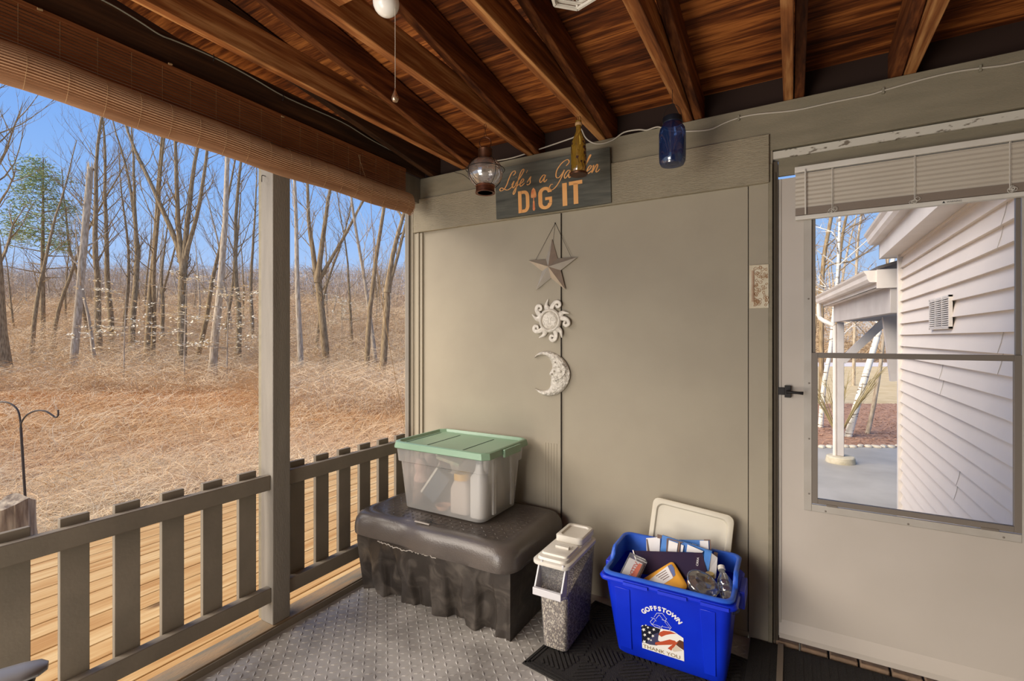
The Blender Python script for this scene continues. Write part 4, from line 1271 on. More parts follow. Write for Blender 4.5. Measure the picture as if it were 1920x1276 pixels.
mb.loft([cl(.002, .382), cl(0, .386), cl(.0, .398), cl(.006, .402), cl(.014, .402), cl(.018, .412), cl(.026, .414)], cap0=False)
feed_lid = mb.build('lid', white_plastic, F_, angle=40)
mb = MB()
mb.loft([rrect(-.962 + i_, -.828 - i_, 2.06 + i_, 2.232 - i_, .022, z, 4) for i_, z in ((.004, .413), (0, .417), (.0, .440), (.005, .445), (.018, .445), (.022, .438), (.03, .4375))])
mb.loft([rrect(-.960 + i_, -.834 - i_, 1.91 + i_, 2.05 - i_, .015, z, 3) for i_, z in ((0, .413), (.002, .422), (.010, .424))])
mb.build('flip_cover', white_plastic, feed_lid, angle=40)
mb = MB()
mb.box(-.92, -.855, 1.975, 1.992, .423, .434); mb.box(-.925, -.85, 2.005, 2.012, .423, .428)
mb.build('latch', white_plastic, feed_lid, bevel=.002)
mb = MB()
for s in (-1, 1):
    x = -.893 + s * .062
    mb.add([(x - .004, 1.885, .385), (x + .004, 1.885, .385), (x + .004, 1.835, .285), (x - .004, 1.835, .285), (x + .004, 1.89, .265), (x - .004, 1.89, .265), (x + .004, 1.912, .385), (x - .004, 1.912, .385)],
           [(0, 1, 2, 3), (3, 2, 4, 5), (5, 4, 6, 7), (7, 6, 1, 0), (0, 3, 5, 7), (1, 6, 4, 2)])
mb.box(-.959, -.827, 1.829, 1.845, .270, .300)
mb.add([(-.959, 1.84, .270), (-.827, 1.84, .270), (-.827, 1.90, .252), (-.959, 1.90, .252), (-.959, 1.84, .276), (-.827, 1.84, .276), (-.827, 1.90, .260), (-.959, 1.90, .260)],
       [(0, 1, 2, 3), (4, 7, 6, 5), (0, 4, 5, 1), (1, 5, 6, 2), (2, 6, 7, 3), (3, 7, 4, 0)])
for s in (-1, 1): mb.lathe([(.006, -.008), (.006, .008), (0, .010)], c=(-.885 + s * .05, 1.872, .395), n=10)
mb.build('pour_spout', mat('spout_plastic', G(206, 204, 206), .35), F_, bevel=.002)

# ================================================================== DOORMAT
MM = Matrix.Translation((-.977, 1.768, 0.001)) @ Matrix.Rotation(math.radians(-9), 4, 'Z')
o = MB(MM).box(0, 0.90, 0, .62, 0, .006)
mat_e = empty('doormat', MM.translation, 'black ribbed rubber doormat under the seed container and blue bin', 'doormat', rot=(0, 0, math.radians(-9)))
o.build('mat_base', black_rubber, mat_e, bevel=.003)
mb = MB(MM)
for k in range(2):
    i_ = .008 + k * .014
    mb.box(i_, 0.90 - i_, i_, i_ + .008, .006, .0095); mb.box(i_, i_ + .008, i_, .62 - i_, .006, .0095)
    mb.box(0.892 - i_, 0.90 - i_, i_, .62 - i_, .006, .0095); mb.box(i_, 0.90 - i_, .612 - i_, .62 - i_, .006, .0095)
c_ = .145
for i in range(6):
    for j in range(4):
        cx, cy = .045 + (i + .5) * c_ * .96, .045 + (j + .5) * c_ * .92
        a = PI / 4 if (i + j) % 2 else -PI / 4
        for s in range(-4, 5):
            off = s * .0185
            hl = (c_ * .66 - abs(off)) * .98 / 1.0
            if hl < .012: continue
            px = cx - math.sin(a) * off; py = cy + math.cos(a) * off
            A = Vector((px - math.cos(a) * hl * .72, py - math.sin(a) * hl * .72, .0078)); Bv = Vector((px + math.cos(a) * hl * .72, py + math.sin(a) * hl * .72, .0078))
            A.x = min(max(A.x, .04), 0.86); Bv.x = min(max(Bv.x, .04), 0.86); A.y = min(max(A.y, .04), .58); Bv.y = min(max(Bv.y, .04), .58)
            if (A - Bv).length > .01: mb.bar(A, Bv, .010, .0036)
mb.build('tread_ribs', black_rubber, mat_e, smooth=False)

m2 = MB().box(-0.16, 0.86, 1.80, 2.425, .0105, .0155)
m2_ = empty('doormat', (.35, 2.1, .0105), 'plain black woven mat on the floor in front of the storm door', 'doormat')
m2.build('mat_base', black_rubber, m2_, bevel=.002)
mb = MB()
for k in range(34): mb.box(-.15 + k * .03, -.138 + k * .03, 1.81, 2.415, .0155, .0168)
mb.build('woven_ribs', black_rubber, m2_, smooth=False)
S(MB().box(-.052, -.030, 1.6, 2.43, .0170, .0215), 'trim_19', mat('floor_strip', G(124, 112, 98), .6))

# ================================================================== BLUE BIN
zb0 = .0125
BN = empty('recycling_bin', (-.44, 2.11, zb0), 'bright blue recycling bin with a flag sticker and white lettering, full of packaging', 'bin')
BX0, BX1, BY0, BY1 = -.690, -.192, 1.965, 2.30
def bl(f, inset=0.0, z=None, r=.035):
    z = zb0 + .345 * f if z is None else z
    x0 = -.655 - .035 * f; x1 = -.222 + .030 * f
    y0 = 2.030 - .062 * f; y1 = 2.245 + .045 * f
    return rrect(x0 + inset, x1 - inset, y0 + inset, y1 - inset, r, z, 5)
mb = MB()
outer_ = [bl(0, .010, zb0), bl(0, 0, zb0 + .010), bl(.25), bl(.5), bl(.75), bl(.99)]
th = .0035
inner_ = [bl(1.0, th), bl(.5, th), bl(.03, th)]
mb.loft(outer_ + inner_)
mb.build('tub', blue_plastic, BN, angle=40)
mb = MB()
for e, zz in (( .0, 0),):
    mb.loft([bl(1, -.004, .352), bl(1, -.018, .350), bl(1, -.020, .358), bl(1, -.014, .366), bl(1, -.010, .366), bl(1, .001, .366), bl(1, .001, .352)], cap0=False, cap1=False)
for k, (a, b) in enumerate(((-.60, -.50), (-.46, -.35), (-.30, -.20))):
    mb.box(a, b, BY0 - .0235, BY0 - .016, .352, .364)
mb.build('rim_flange', blue_plastic, BN, angle=40)
# upper rim: low notch at the front corners, taller towards the back
def notch(x, y):
    t_ = min(1, max(0, (y - (BY0 + .115)) / .03))
    return .012 + .050 * t_
mb = MB()
R0 = bl(1, .004, 0); R1 = bl(1, -.004, 0); 
def dens(P, k=4):
    out = []
    for i in range(len(P)):
        a, b = Vector(P[i]), Vector(P[(i + 1) % len(P)])
        m_ = max(1, int((b - a).length / .02))
        for j in range(m_): out.append(a.lerp(b, j / m_))
    return out
def rimloop(ins, dz):
    P = dens(bl(1, ins, 0))
    return [(p.x, p.y, .366 + notch(p.x, p.y) + dz) for p in P]
def rimbase(ins, z):
    return [(p.x, p.y, z) for p in dens(bl(1, ins, 0))]
NB = len(rimbase(.0, 0))
A_l = [rimbase(.0, .362), rimloop(.0, -.010), rimloop(-.008, -.006), rimloop(-.009, .0), rimloop(-.004, .005), rimloop(.004, .005), rimloop(.009, .001), rimloop(.009, -.006)]
mb2 = [l for l in A_l]
mb.loft([fit(l) for l in A_l] + [fit(rimbase(.009, .352))], cap0=False, cap1=False)
mb.build('upper_rim', blue_rim, BN, angle=50)
for x in (BX1 + .022, BX0 - .022):
    MB().box(x - .012, x + .012, 2.09, 2.23, .300, .368).build('handle', blue_plastic, BN, bevel=.004)
def fp(f, x, off=0.0):           # point on the front face
    return Vector((x, 2.030 - .062 * f - off, zb0 + .345 * f))
for a, b in (((-.638, -.580)), ((-.300, -.250))):
    vs = [fp(.10, a + .004), fp(.10, b - .004), fp(.9, b), fp(.9, a - .006)]
    vs += [v + Vector((0, -.004, 0)) for v in vs]
    MB().add(vs, [(0, 1, 2, 3), (4, 7, 6, 5), (0, 4, 5, 1), (1, 5, 6, 2), (2, 6, 7, 3), (3, 7, 4, 0)]).build('front_panel', blue_plastic, BN, bevel=.003)
# decals on the front face; local metres: x along the face, y up the slope
fx = Vector((1, 0, 0)); fy = (fp(1, 0) - fp(0, 0)).normalized(); fn = fx.cross(fy)
org = fp((.070 - zb0) / .345, -.540) + fn * .0006
DM = Matrix(((fx.x, fy.x, fn.x, org.x), (fx.y, fy.y, fn.y, org.y), (fx.z, fy.z, fn.z, org.z), (0, 0, 0, 1)))
def dl(x, y):
    u_ = (x - 190) / 722
    return (u_ * .168, ((1010 + (x - 190) * .284) - y) / 450 * .109)
DW = mat('decal_white', G(240, 236, 228), .5)
mb = MB()
Rr, cx_, cy_ = .084, .084, .197 - .084
word = 'GOFFSTOWN'
LWD = [.82, .86, .66, .62, .70, .68, .86, 1.02, .80]
for k, ch in enumerate(word):
    a = math.radians(49 - 98 * (sum(LWD[:k]) + LWD[k] / 2 - LWD[0] / 2) / (sum(LWD) - LWD[0] / 2 - LWD[-1] / 2))
    M_ = DM @ Matrix.Translation((cx_ - math.sin(a) * Rr, cy_ + math.cos(a) * Rr, 0)) @ Matrix.Rotation(a, 4, 'Z')
    text_into(mb, ch, .0265, M_, depth=.0003, bold=.0011)
mb.build('town_lettering', DW, BN, smooth=False)
mb = MB()
for st_ in ([(375, 420), (432, 440), (465, 490)], [(427, 415), (480, 335), (575, 340), (640, 440)], [(455, 445), (520, 365), (590, 460)], [(560, 455), (620, 475), (648, 430)],
            [(415, 435), (358, 500), (380, 545), (440, 600), (525, 612)], [(450, 470), (395, 542), (528, 585)], [(380, 545), (395, 542)], [(528, 585), (525, 612)],
            [(610, 495), (690, 610), (545, 580)], [(640, 480), (715, 600), (665, 662), (543, 622)], [(570, 565), (543, 605), (580, 640)], [(610, 495), (640, 480)]):
    ribbon(mb, [dl(*p) for p in st_], .0021, DM, depth=.0005)
mb.build('recycling_symbol', DW, BN, smooth=False)
mb = MB()
LV = [0]
def poly(pts_, mi):
    LV[0] += 1
    z = .00005 * LV[0]
    mb.prism([dl(*p) for p in pts_], z, z + .0001, mi, M=DM)
poly([(190, 590), (300, 575), (520, 625), (640, 640), (760, 670), (840, 730), (912, 785), (912, 1215), (190, 1010)], 0)     # paper
poly([(190, 600), (240, 565), (380, 590), (530, 635), (500, 730), (470, 850), (380, 900), (250, 915), (190, 905)], 1)       # canton
poly([(400, 740), (490, 700), (480, 850), (560, 900), (450, 950), (330, 940), (260, 915)], 2)                               # shadowed blue
poly([(520, 690), (580, 660), (700, 668), (800, 710), (700, 720), (620, 740), (540, 780), (490, 740)], 3)
poly([(430, 890), (560, 860), (680, 820), (770, 840), (800, 880), (700, 920), (580, 930), (480, 940), (420, 930)], 3)
poly([(800, 860), (850, 820), (912, 850), (912, 1010), (840, 960), (770, 900)], 4)
poly([(640, 990), (760, 880), (830, 850), (700, 1030)], 3)
poly([(710, 1000), (790, 920), (850, 980), (890, 1020), (740, 1050)], 5)
poly([(190, 905), (912, 1085), (912, 1215), (190, 1010)], 0)
def star5(x, y, r):
    poly([(x + math.cos(math.radians(90 + 36 * i + 14)) * (r if i % 2 == 0 else r * .42), y + math.sin(math.radians(90 + 36 * i + 14)) * (r if i % 2 == 0 else r * .42)) for i in range(10)], 0)
for x, y, r in ((215, 580, 18), (275, 570, 20), (312, 612, 24), (232, 655, 40), (412, 645, 32), (335, 705, 34), (248, 755, 34), (392, 768, 32), (312, 828, 34), (232, 885, 38), (355, 850, 22)):
    star5(x, y, r)
mb.build('flag_sticker', [DW, mat('decal_navy', G(20, 22, 38), .5), mat('decal_slate', G(66, 66, 96), .5), mat('decal_red', G(190, 82, 50), .5),
                          mat('decal_brown', G(96, 56, 40), .5), mat('decal_cream', G(214, 200, 180), .5)], BN, smooth=False)
mb = MB()
text_into(mb, 'THANK YOU', .0225, DM @ Matrix.Translation((.004, .0050, .0016)), depth=.0002, align='LEFT', xs=1.14)
mb.build('thanks_lettering', mat('decal_gold', G(150, 130, 90), .5), BN, smooth=False)

# things in and behind the blue bin
def inbin(name, label, cat, p, rot=None): return empty(name, p, label, cat, rot=rot)
# upright lid
pTL, pTR = at(1226, 930, Y=2.385), at(1378, 968, Y=2.385)
q = inbin('bin_lid', 'cream rectangular plastic lid standing upright in the rear of the blue bin against the wall', 'lid', (-.42, 2.33, .03))
Mx = Matrix.Translation((pTL.x + .012, 2.385, pTL.z - .012))
ang = math.atan2(pTR.z - pTL.z, pTR.x - pTL.x)
wl_ = (pTR - pTL).length
lean = math.radians(11)
Mx = Matrix.Translation((pTL.x, 2.392, pTL.z)) @ Matrix.Rotation(-ang, 4, 'Y') @ Matrix.Rotation(-lean, 4, 'X')   # local x across, -z down
mb = MB(Mx @ Matrix.Rotation(PI / 2, 4, 'X'))
hl_ = .56
def pl(i_, z): return rrect(i_, wl_ - i_, -hl_ + i_, -i_, .03, z, 4)
mb.loft([pl(.003, 0), pl(0, .004), pl(.001, .014), pl(.010, .018), pl(.022, .017), pl(.028, .009), pl(.040, .008)])
mb.build('lid_panel', cream_plastic, q, angle=40)

navy = mat('navy_card', G(24, 24, 58), .7, c2=G(56, 34, 48), ns=3.5, spec=.15)
blue_card = mat('blue_carton', G(44, 112, 190), .5, c2=G(54, 122, 200), ns=20)
white_card = mat('white_carton', G(226, 222, 220), .6)
brown_card = mat('brown_carton', G(112, 88, 76), .7)
def quadpanel(mb, P, th_, mi=0, n=None):
    P = [Vector(p) for p in P]
    nn = (P[1] - P[0]).cross(P[3] - P[0]).normalized() * th_
    vs = P + [p + nn for p in P]
    mb.add(vs, [(0, 1, 2, 3), (4, 7, 6, 5), (0, 4, 5, 1), (1, 5, 6, 2), (2, 6, 7, 3), (3, 7, 4, 0)], mi)
def W4(pts_, Y): return [at(a, b, Y=Y) for a, b in pts_]
# navy folder
q = inbin('folder', 'dark navy folder standing behind the orange bottle in the blue bin', 'folder', (-.42, 2.17, .1))
mb = MB(); quadpanel(mb, [at(1200, 1075, Y=2.12), at(1330, 1090, Y=2.12), at(1317, 1036, Y=2.17), at(1187, 1032, Y=2.17)], .004)
mb.build('cover', navy, q, smooth=False)
mb = MB(); quadpanel(mb, [at(1197, 1068, Y=2.112), at(1199, 1068, Y=2.112), at(1188, 1031, Y=2.166), at(1186, 1031, Y=2.166)], .003)
mb.build('page_edge', white_card, q, smooth=False)
mb = MB()
pa, pb = at(1309, 1061, Y=2.138), at(1311, 1044, Y=2.155)
xv = (pb - pa).normalized(); yv = (Vector((-1, 0, 0)) - xv * xv.dot(Vector((-1, 0, 0)))).normalized()
zv = xv.cross(yv)
TM = Matrix(((xv.x, yv.x, zv.x, pa.x), (xv.y, yv.y, zv.y, pa.y), (xv.z, yv.z, zv.z, pa.z), (0, 0, 0, 1)))
text_into(mb, 'CIRRA', .012, TM @ Matrix.Translation((0, 0, .002 if zv.y < 0 else -.002)), depth=.0002, align='LEFT')
mb.build('cover_lettering', white_card, q, smooth=False)
# white carton piece at the left
q = inbin('carton', 'white folded carton poking up beside the blue carton in the bin', 'carton', (-.55, 2.24, .1))
mb = MB(); quadpanel(mb, [at(1214, 1042, Y=2.24), at(1238, 1042, Y=2.24), at(1239, 1006, Y=2.26), at(1213, 1008, Y=2.26)], .012)
mb.build('panel', white_card, q, smooth=False)
mb = MB(); quadpanel(mb, [at(1215, 1040, Y=2.228), at(1218, 1040, Y=2.228), at(1214, 1010, Y=2.248), at(1212, 1010, Y=2.248)], .003); mb.build('folded_edge', brown_card, q, smooth=False)
# front blue carton
q = inbin('carton', 'blue carton with white label panels leaning across the bin behind the navy folder', 'carton', (-.42, 2.22, .12))
mb = MB(); quadpanel(mb, [at(1236, 1060, Y=2.20), at(1333, 1078, Y=2.20), at(1336, 1032, Y=2.23), at(1243, 1002, Y=2.23)], .014)
mb.build('panel', blue_card, q, smooth=False)
def onq(P, n_=-.0006):
    P = [Vector(p) for p in P]; nn = (P[1] - P[0]).cross(P[3] - P[0]).normalized()
    return nn
def yq(b): return 2.20 + (1065 - b) / 60 * .03 - .016
mb = MB()
for pp in ([(1252, 1033), (1269, 1034), (1271, 1018), (1254, 1012)], [(1276, 1034), (1280, 1034), (1282, 1022), (1277, 1020)], [(1287, 1034), (1316, 1036), (1319, 1033), (1289, 1020)]):
    quadpanel(mb, [at(a, b_, Y=yq(b_)) for a, b_ in pp], .0008)
mb.build('label_panel', white_card, q, smooth=False)
mb = MB()
for pp in ([(1249, 1036), (1251, 1036), (1253, 1010), (1250, 1009)], [(1270, 1036), (1274, 1036), (1276, 1017), (1272, 1015)], [(1251, 1010), (1280, 1018), (1280, 1016), (1252, 1008)], [(1249, 1036), (1268, 1036), (1268, 1034), (1249, 1031)]):
    quadpanel(mb, [at(a, b_, Y=yq(b_) + .0003) for a, b_ in pp], .0006)
mb.build('printed_border', brown_card, q, smooth=False)
mb = MB()
quadpanel(mb, [at(1233, 1008, Y=2.222), at(1240, 1009, Y=2.222), at(1242, 1003, Y=2.226), at(1233, 1001, Y=2.226)], .006)
quadpanel(mb, [at(1337, 1044, Y=2.215), at(1345, 1046, Y=2.215), at(1346, 1036, Y=2.22), at(1339, 1034, Y=2.22)], .006)
mb.build('end_tab', brown_card, q, smooth=False)
q = inbin('carton', 'blue and white carton with a brown edge standing against the cream lid', 'carton', (-.36, 2.28, .12))
mb = MB(); quadpanel(mb, [at(1270, 1050, Y=2.262), at(1334, 1050, Y=2.262), at(1331, 1012, Y=2.285), at(1274, 1011, Y=2.285)], .012)
mb.build('panel', blue_card, q, smooth=False)
mb = MB(); quadpanel(mb, [at(1313, 1030, Y=2.256), at(1329, 1030, Y=2.256), at(1328, 1013, Y=2.268), at(1312, 1013, Y=2.268)], .001)
mb.build('label_panel', white_card, q, smooth=False)
mb = MB(); quadpanel(mb, [at(1331, 1030, Y=2.256), at(1334, 1030, Y=2.256), at(1332, 1011, Y=2.268), at(1330, 1011, Y=2.268)], .001)
quadpanel(mb, [at(1320, 1013, Y=2.264), at(1332, 1013, Y=2.264), at(1332, 1011, Y=2.266), at(1320, 1011, Y=2.266)], .001); mb.build('brown_edge', brown_card, q, smooth=False)
mb = MB()
text_into(mb, 'ATTIC', .017, Matrix.Translation(at(1292, 1022, Y=2.257)) @ Matrix.Rotation(math.radians(90), 4, 'X') @ Matrix.Rotation(-.06, 4, 'Z'), depth=.0003, align='LEFT')
mb.build('printed_lettering', white_card, q, smooth=False)
q = inbin('carton', 'grey and blue folded carton end at the corner of the bin beside the water bottle', 'carton', (-.28, 2.2, .12))
mb = MB(); quadpanel(mb, [at(1322, 1082, Y=2.14), at(1343, 1084, Y=2.14), at(1346, 1045, Y=2.18), at(1334, 1036, Y=2.18)], .010)
mb.build('panel', mat('grey_carton', G(190, 186, 184), .6), q, smooth=False)
mb = MB(); quadpanel(mb, [at(1319, 1078, Y=2.135), at(1327, 1080, Y=2.135), at(1334, 1036, Y=2.172), at(1321, 1031, Y=2.172)], .003); mb.build('blue_flap', blue_card, q, smooth=False)
# orange bottle lying with its label up
q = inbin('plastic_jug', 'orange-yellow plastic jug with a white label lying in the front of the blue bin', 'jug', (-.46, 2.06, .12))
orange = mat('orange_plastic', G(226, 158, 50), .35, c2=G(232, 168, 62), ns=4)
f_ = [at(1208, 1081, Y=2.015), at(1259, 1049, Y=2.10), at(1283, 1100, Y=2.025), at(1240, 1110, Y=1.99)]
top = [f_[0], f_[1], f_[2], f_[3]]
A0, B0 = at(1260, 1049, Y=2.13), at(1209, 1080, Y=2.085)
C0 = at(1292, 1102, Y=2.06)
ax = (B0 - A0).normalized(); 
nrm = (C0 - A0).cross(B0 - A0).normalized()
if nrm.z < 0: nrm = -nrm
ay = nrm.cross(ax).normalized()
if ay.dot(C0 - A0) < 0: ay = -ay
Lx, Ly = (B0 - A0).length + .02, (C0 - A0).dot(ay)
OM = Matrix(((ax.x, ay.x, nrm.x, A0.x), (ax.y, ay.y, nrm.y, A0.y), (ax.z, ay.z, nrm.z, A0.z), (0, 0, 0, 1)))
def ol(i_, z): return rrect(i_, Lx - i_, i_, Ly * .94 - i_, .016, z, 4)
mb = MB(OM)
mb.loft([ol(.012, -.036), ol(.0, -.030), ol(.0, -.010), ol(.006, -.003), ol(.014, 0)])
mb.build('jug_body', orange, q, angle=40)
mb = MB(OM); mb.prism([(.030, .012), (Lx * .84, .022), (Lx * .84, Ly * .52), (.034, Ly * .50)], .0003, .001); mb.build('label', white_card, q, smooth=False)
mb = MB(OM); mb.prism([(.012, .014), (.029, .012), (.032, Ly * .48), (.020, Ly * .46), (.010, Ly * .25)], .0003, .0012); mb.build('label_stripe', mat('label_blue', G(84, 100, 150), .5), q, smooth=False)
mb = MB(OM)
for k in range(4): mb.box(.045, Lx * .6 - k * .006, .022 + k * .009, .025 + k * .009, .001, .0014)
mb.build('label_print', brown_card, q, smooth=False)
# vitamin pack
q = inbin('medicine_box', 'white and orange vitamin box in clear film at the front corner of the blue bin', 'box', (-.60, 2.07, .2))
A0, B0, C0 = at(1180, 1044, Y=2.085), at(1205, 1056, Y=2.07), at(1169, 1076, Y=2.03)
ax = (B0 - A0).normalized(); ay = (C0 - A0); ay = (ay - ax * ay.dot(ax)).normalized(); nrm = ax.cross(ay)
sgn = 1 if nrm.y < 0 else -1
VM = Matrix(((ax.x, ay.x, nrm.x, A0.x), (ax.y, ay.y, nrm.y, A0.y), (ax.z, ay.z, nrm.z, A0.z), (0, 0, 0, 1)))
vw, vh = (B0 - A0).length, (C0 - A0).length * 1.25
mb = MB(VM); mb.box(0, vw, 0, vh, -.022 * sgn, 0); mb.build('box_body', white_card, q, bevel=.001)
mb = MB(VM); mb.prism([(vw * .78, .006), (vw * 1.003, .004), (vw * 1.003, vh), (vw * .55, vh)], .0003 * sgn, .0012 * sgn); mb.build('orange_band', mat('orange_print', G(226, 96, 38), .5), q, smooth=False)
mb = MB(VM)
TM = Matrix.Translation((vw * .62, .006, .0016 * sgn)) @ Matrix.Rotation(PI / 2, 4, 'Z')
if sgn < 0: TM = Matrix.Translation((vw * .78, .006, -.0016)) @ Matrix(((0, -1, 0, 0), (1, 0, 0, 0), (0, 0, 1, 0), (0, 0, 0, 1))) @ Matrix.Diagonal((1, 1, 1, 1))
text_into(mb, 'VITDU', .026, TM, depth=.0002, align='LEFT', bold=.0004)
mb.build('printed_lettering', mat('red_print', G(198, 66, 34), .5), q, smooth=False)
mb = MB(VM); mb.box(-.006, vw + .006, -.022, vh, -.026 * sgn, .003 * sgn); mb.build('clear_film', clear_plastic, q, bevel=.003)
# clear clamshell
q = inbin('clamshell', 'round crumpled clear plastic clamshell at the front of the blue bin', 'container', (-.32, 2.02, .25))
cc = at(1318, 1093, Y=2.03)
CM = Matrix.Translation(cc) @ Euler((math.radians(32), math.radians(22), .3)).to_matrix().to_4x4()
shell = glassy('clamshell_plastic', (.9, .89, .86), .88, .06, G(206, 198, 186), .22, .30)
mb = MB(CM)
mb.lathe([(0, .010), (.030, .012), (.040, .018), (.046, .014), (.058, .004), (.064, .002), (.064, -.002), (.058, -.004), (.052, -.03), (.044, -.045), (0, -.046)], n=12, sx=1.0, sy=.78)
mb.build('shell', shell, q, angle=25)
mb = MB(CM); mb.tube([(math.cos(i * PI / 12) * .062, math.sin(i * PI / 12) * .0485, .001) for i in range(24)], .003, 6, closed=True); mb.build('rim', shell, q)
# water bottle
q = inbin('water_bottle', 'clear plastic water bottle with a white cap at the side of the blue bin', 'bottle', (-.25, 2.15, .2))
A0, B0 = at(1353, 1066, Y=2.16), at(1362, 1106, Y=2.09)
dv = (B0 - A0).normalized()
rq = Vector((0, 0, -1)).rotation_difference(dv).to_matrix().to_4x4()
WM = Matrix.Translation(A0) @ rq
wb_ = glassy('bottle_plastic', (.93, .95, .95), .92, .03, G(210, 214, 214), .12, .28)
mb = MB(WM); mb.lathe([(.011, -.004), (.012, -.018), (.026, -.045), (.031, -.06), (.031, -.075), (.028, -.08), (.031, -.086), (.031, -.10), (.028, -.105), (.031, -.11), (.031, -.17), (.0, -.172)], n=18); mb.build('bottle_body', wb_, q)
mb = MB(WM); mb.lathe([(.0, .012), (.0145, .011), (.0145, -.006), (0, -.006)], n=18); mb.build('cap', white_plastic, q)
q = inbin('can', 'small yellow capped tin behind the clear clamshell in the blue bin', 'tin', (-.30, 2.10, .2))
cc = at(1331, 1074, Y=2.10)
MB().lathe([(0, .0), (.016, 0), (.018, -.003), (.018, -.05), (0, -.05)], c=cc, n=18).build('tin_body', mat('yellow_tin', G(196, 168, 90), .4), q)

# ================================================================== CHAIR at the near left
CH = empty('armchair', (-1.62, .12, 0), 'grey armrest end of a dark chair at the bottom corner by the railing', 'chair')
armz = .665
def armpt(px, py): return at(px, py, Z=armz)
tip = at(90, 1246, Z=armz)
dirn = Vector((.38, .92, 0)).normalized(); sd = Vector((dirn.y, -dirn.x, 0))
mb = MB()
loops = []
for s, w in ((-.30, .030), (-.2, .034), (-.10, .037), (-.04, .036), (-.012, .028), (0, .012)):
    c0 = tip + dirn * s
    loops.append([tuple(c0 + sd * (math.cos(a) * w) + Vector((0, 0, math.sin(a) * .013 * (w / .037) ** .5))) for a in [i * PI / 8 for i in range(16)]])
mb.loft(loops)
mb.build('armrest', grey_chair, CH)
MB().bar(tip - dirn * .28 - Vector((0, 0, .022)), tip - dirn * .02 - Vector((0, 0, .022)), .05, .02).build('arm_pad_base', chair_dark, CH, bevel=.006)
ap = tip - dirn * .16
MB().tube(spline([ap - Vector((0, 0, .03)), ap + Vector((-.02, -.01, -.14)), ap + Vector((-.10, -.03, -.20))]), .014, 8).build('arm_support', chair_dark, CH)
sc0 = ap + Vector((-.28, -.08, 0))
mb = MB(); mb.loft([rrect(sc0.x - .2, sc0.x + .2, sc0.y - .2, sc0.y + .16, .07, z, 4) for z in (.42, .43, .47, .485)]); mb.build('seat', chair_dark, CH)
mb = MB(); mb.tube([(sc0.x, sc0.y, .42), (sc0.x, sc0.y, .09)], .025, 10)
for k in range(5):
    a = k * 2 * PI / 5 + .5
    mb.tube([(sc0.x, sc0.y, .10), (sc0.x + math.cos(a) * .22, sc0.y + math.sin(a) * .22, .055)], [.018, .012], 8)
    mb.tube([(sc0.x + math.cos(a) * .22 - .01, sc0.y + math.sin(a) * .22, .026), (sc0.x + math.cos(a) * .22 + .01, sc0.y + math.sin(a) * .22, .026)], .025, 12)
mb.build('swivel_base', chair_dark, CH)

# ================================================================== OUTSIDE: GROUND
GZ = -0.63
def smooth(a, b, x):
    t = min(1, max(0, (x - a) / (b - a))); return t * t * (3 - 2 * t)
def gz(x, y):
    t = x * FW.x + y * FW.y
    s = x * RT.x + y * RT.y
    u = s / max(t, 1)
    f = 1 - smooth(-.1, .35, u)
    z = GZ
    if t > 24: z += f * (min(t, 95) - 24) * .150
    n = mnoise.noise(Vector((x * .35, y * .35, 0)))
    if u < .3: z += .10 * n * smooth(4, 9, t) 
    return z
def floor_at(px, t):
    u = (px - 960) / FOC
    p = FW * t + RT * (u * t)
    return Vector((p.x, p.y, gz(p.x, p.y)))

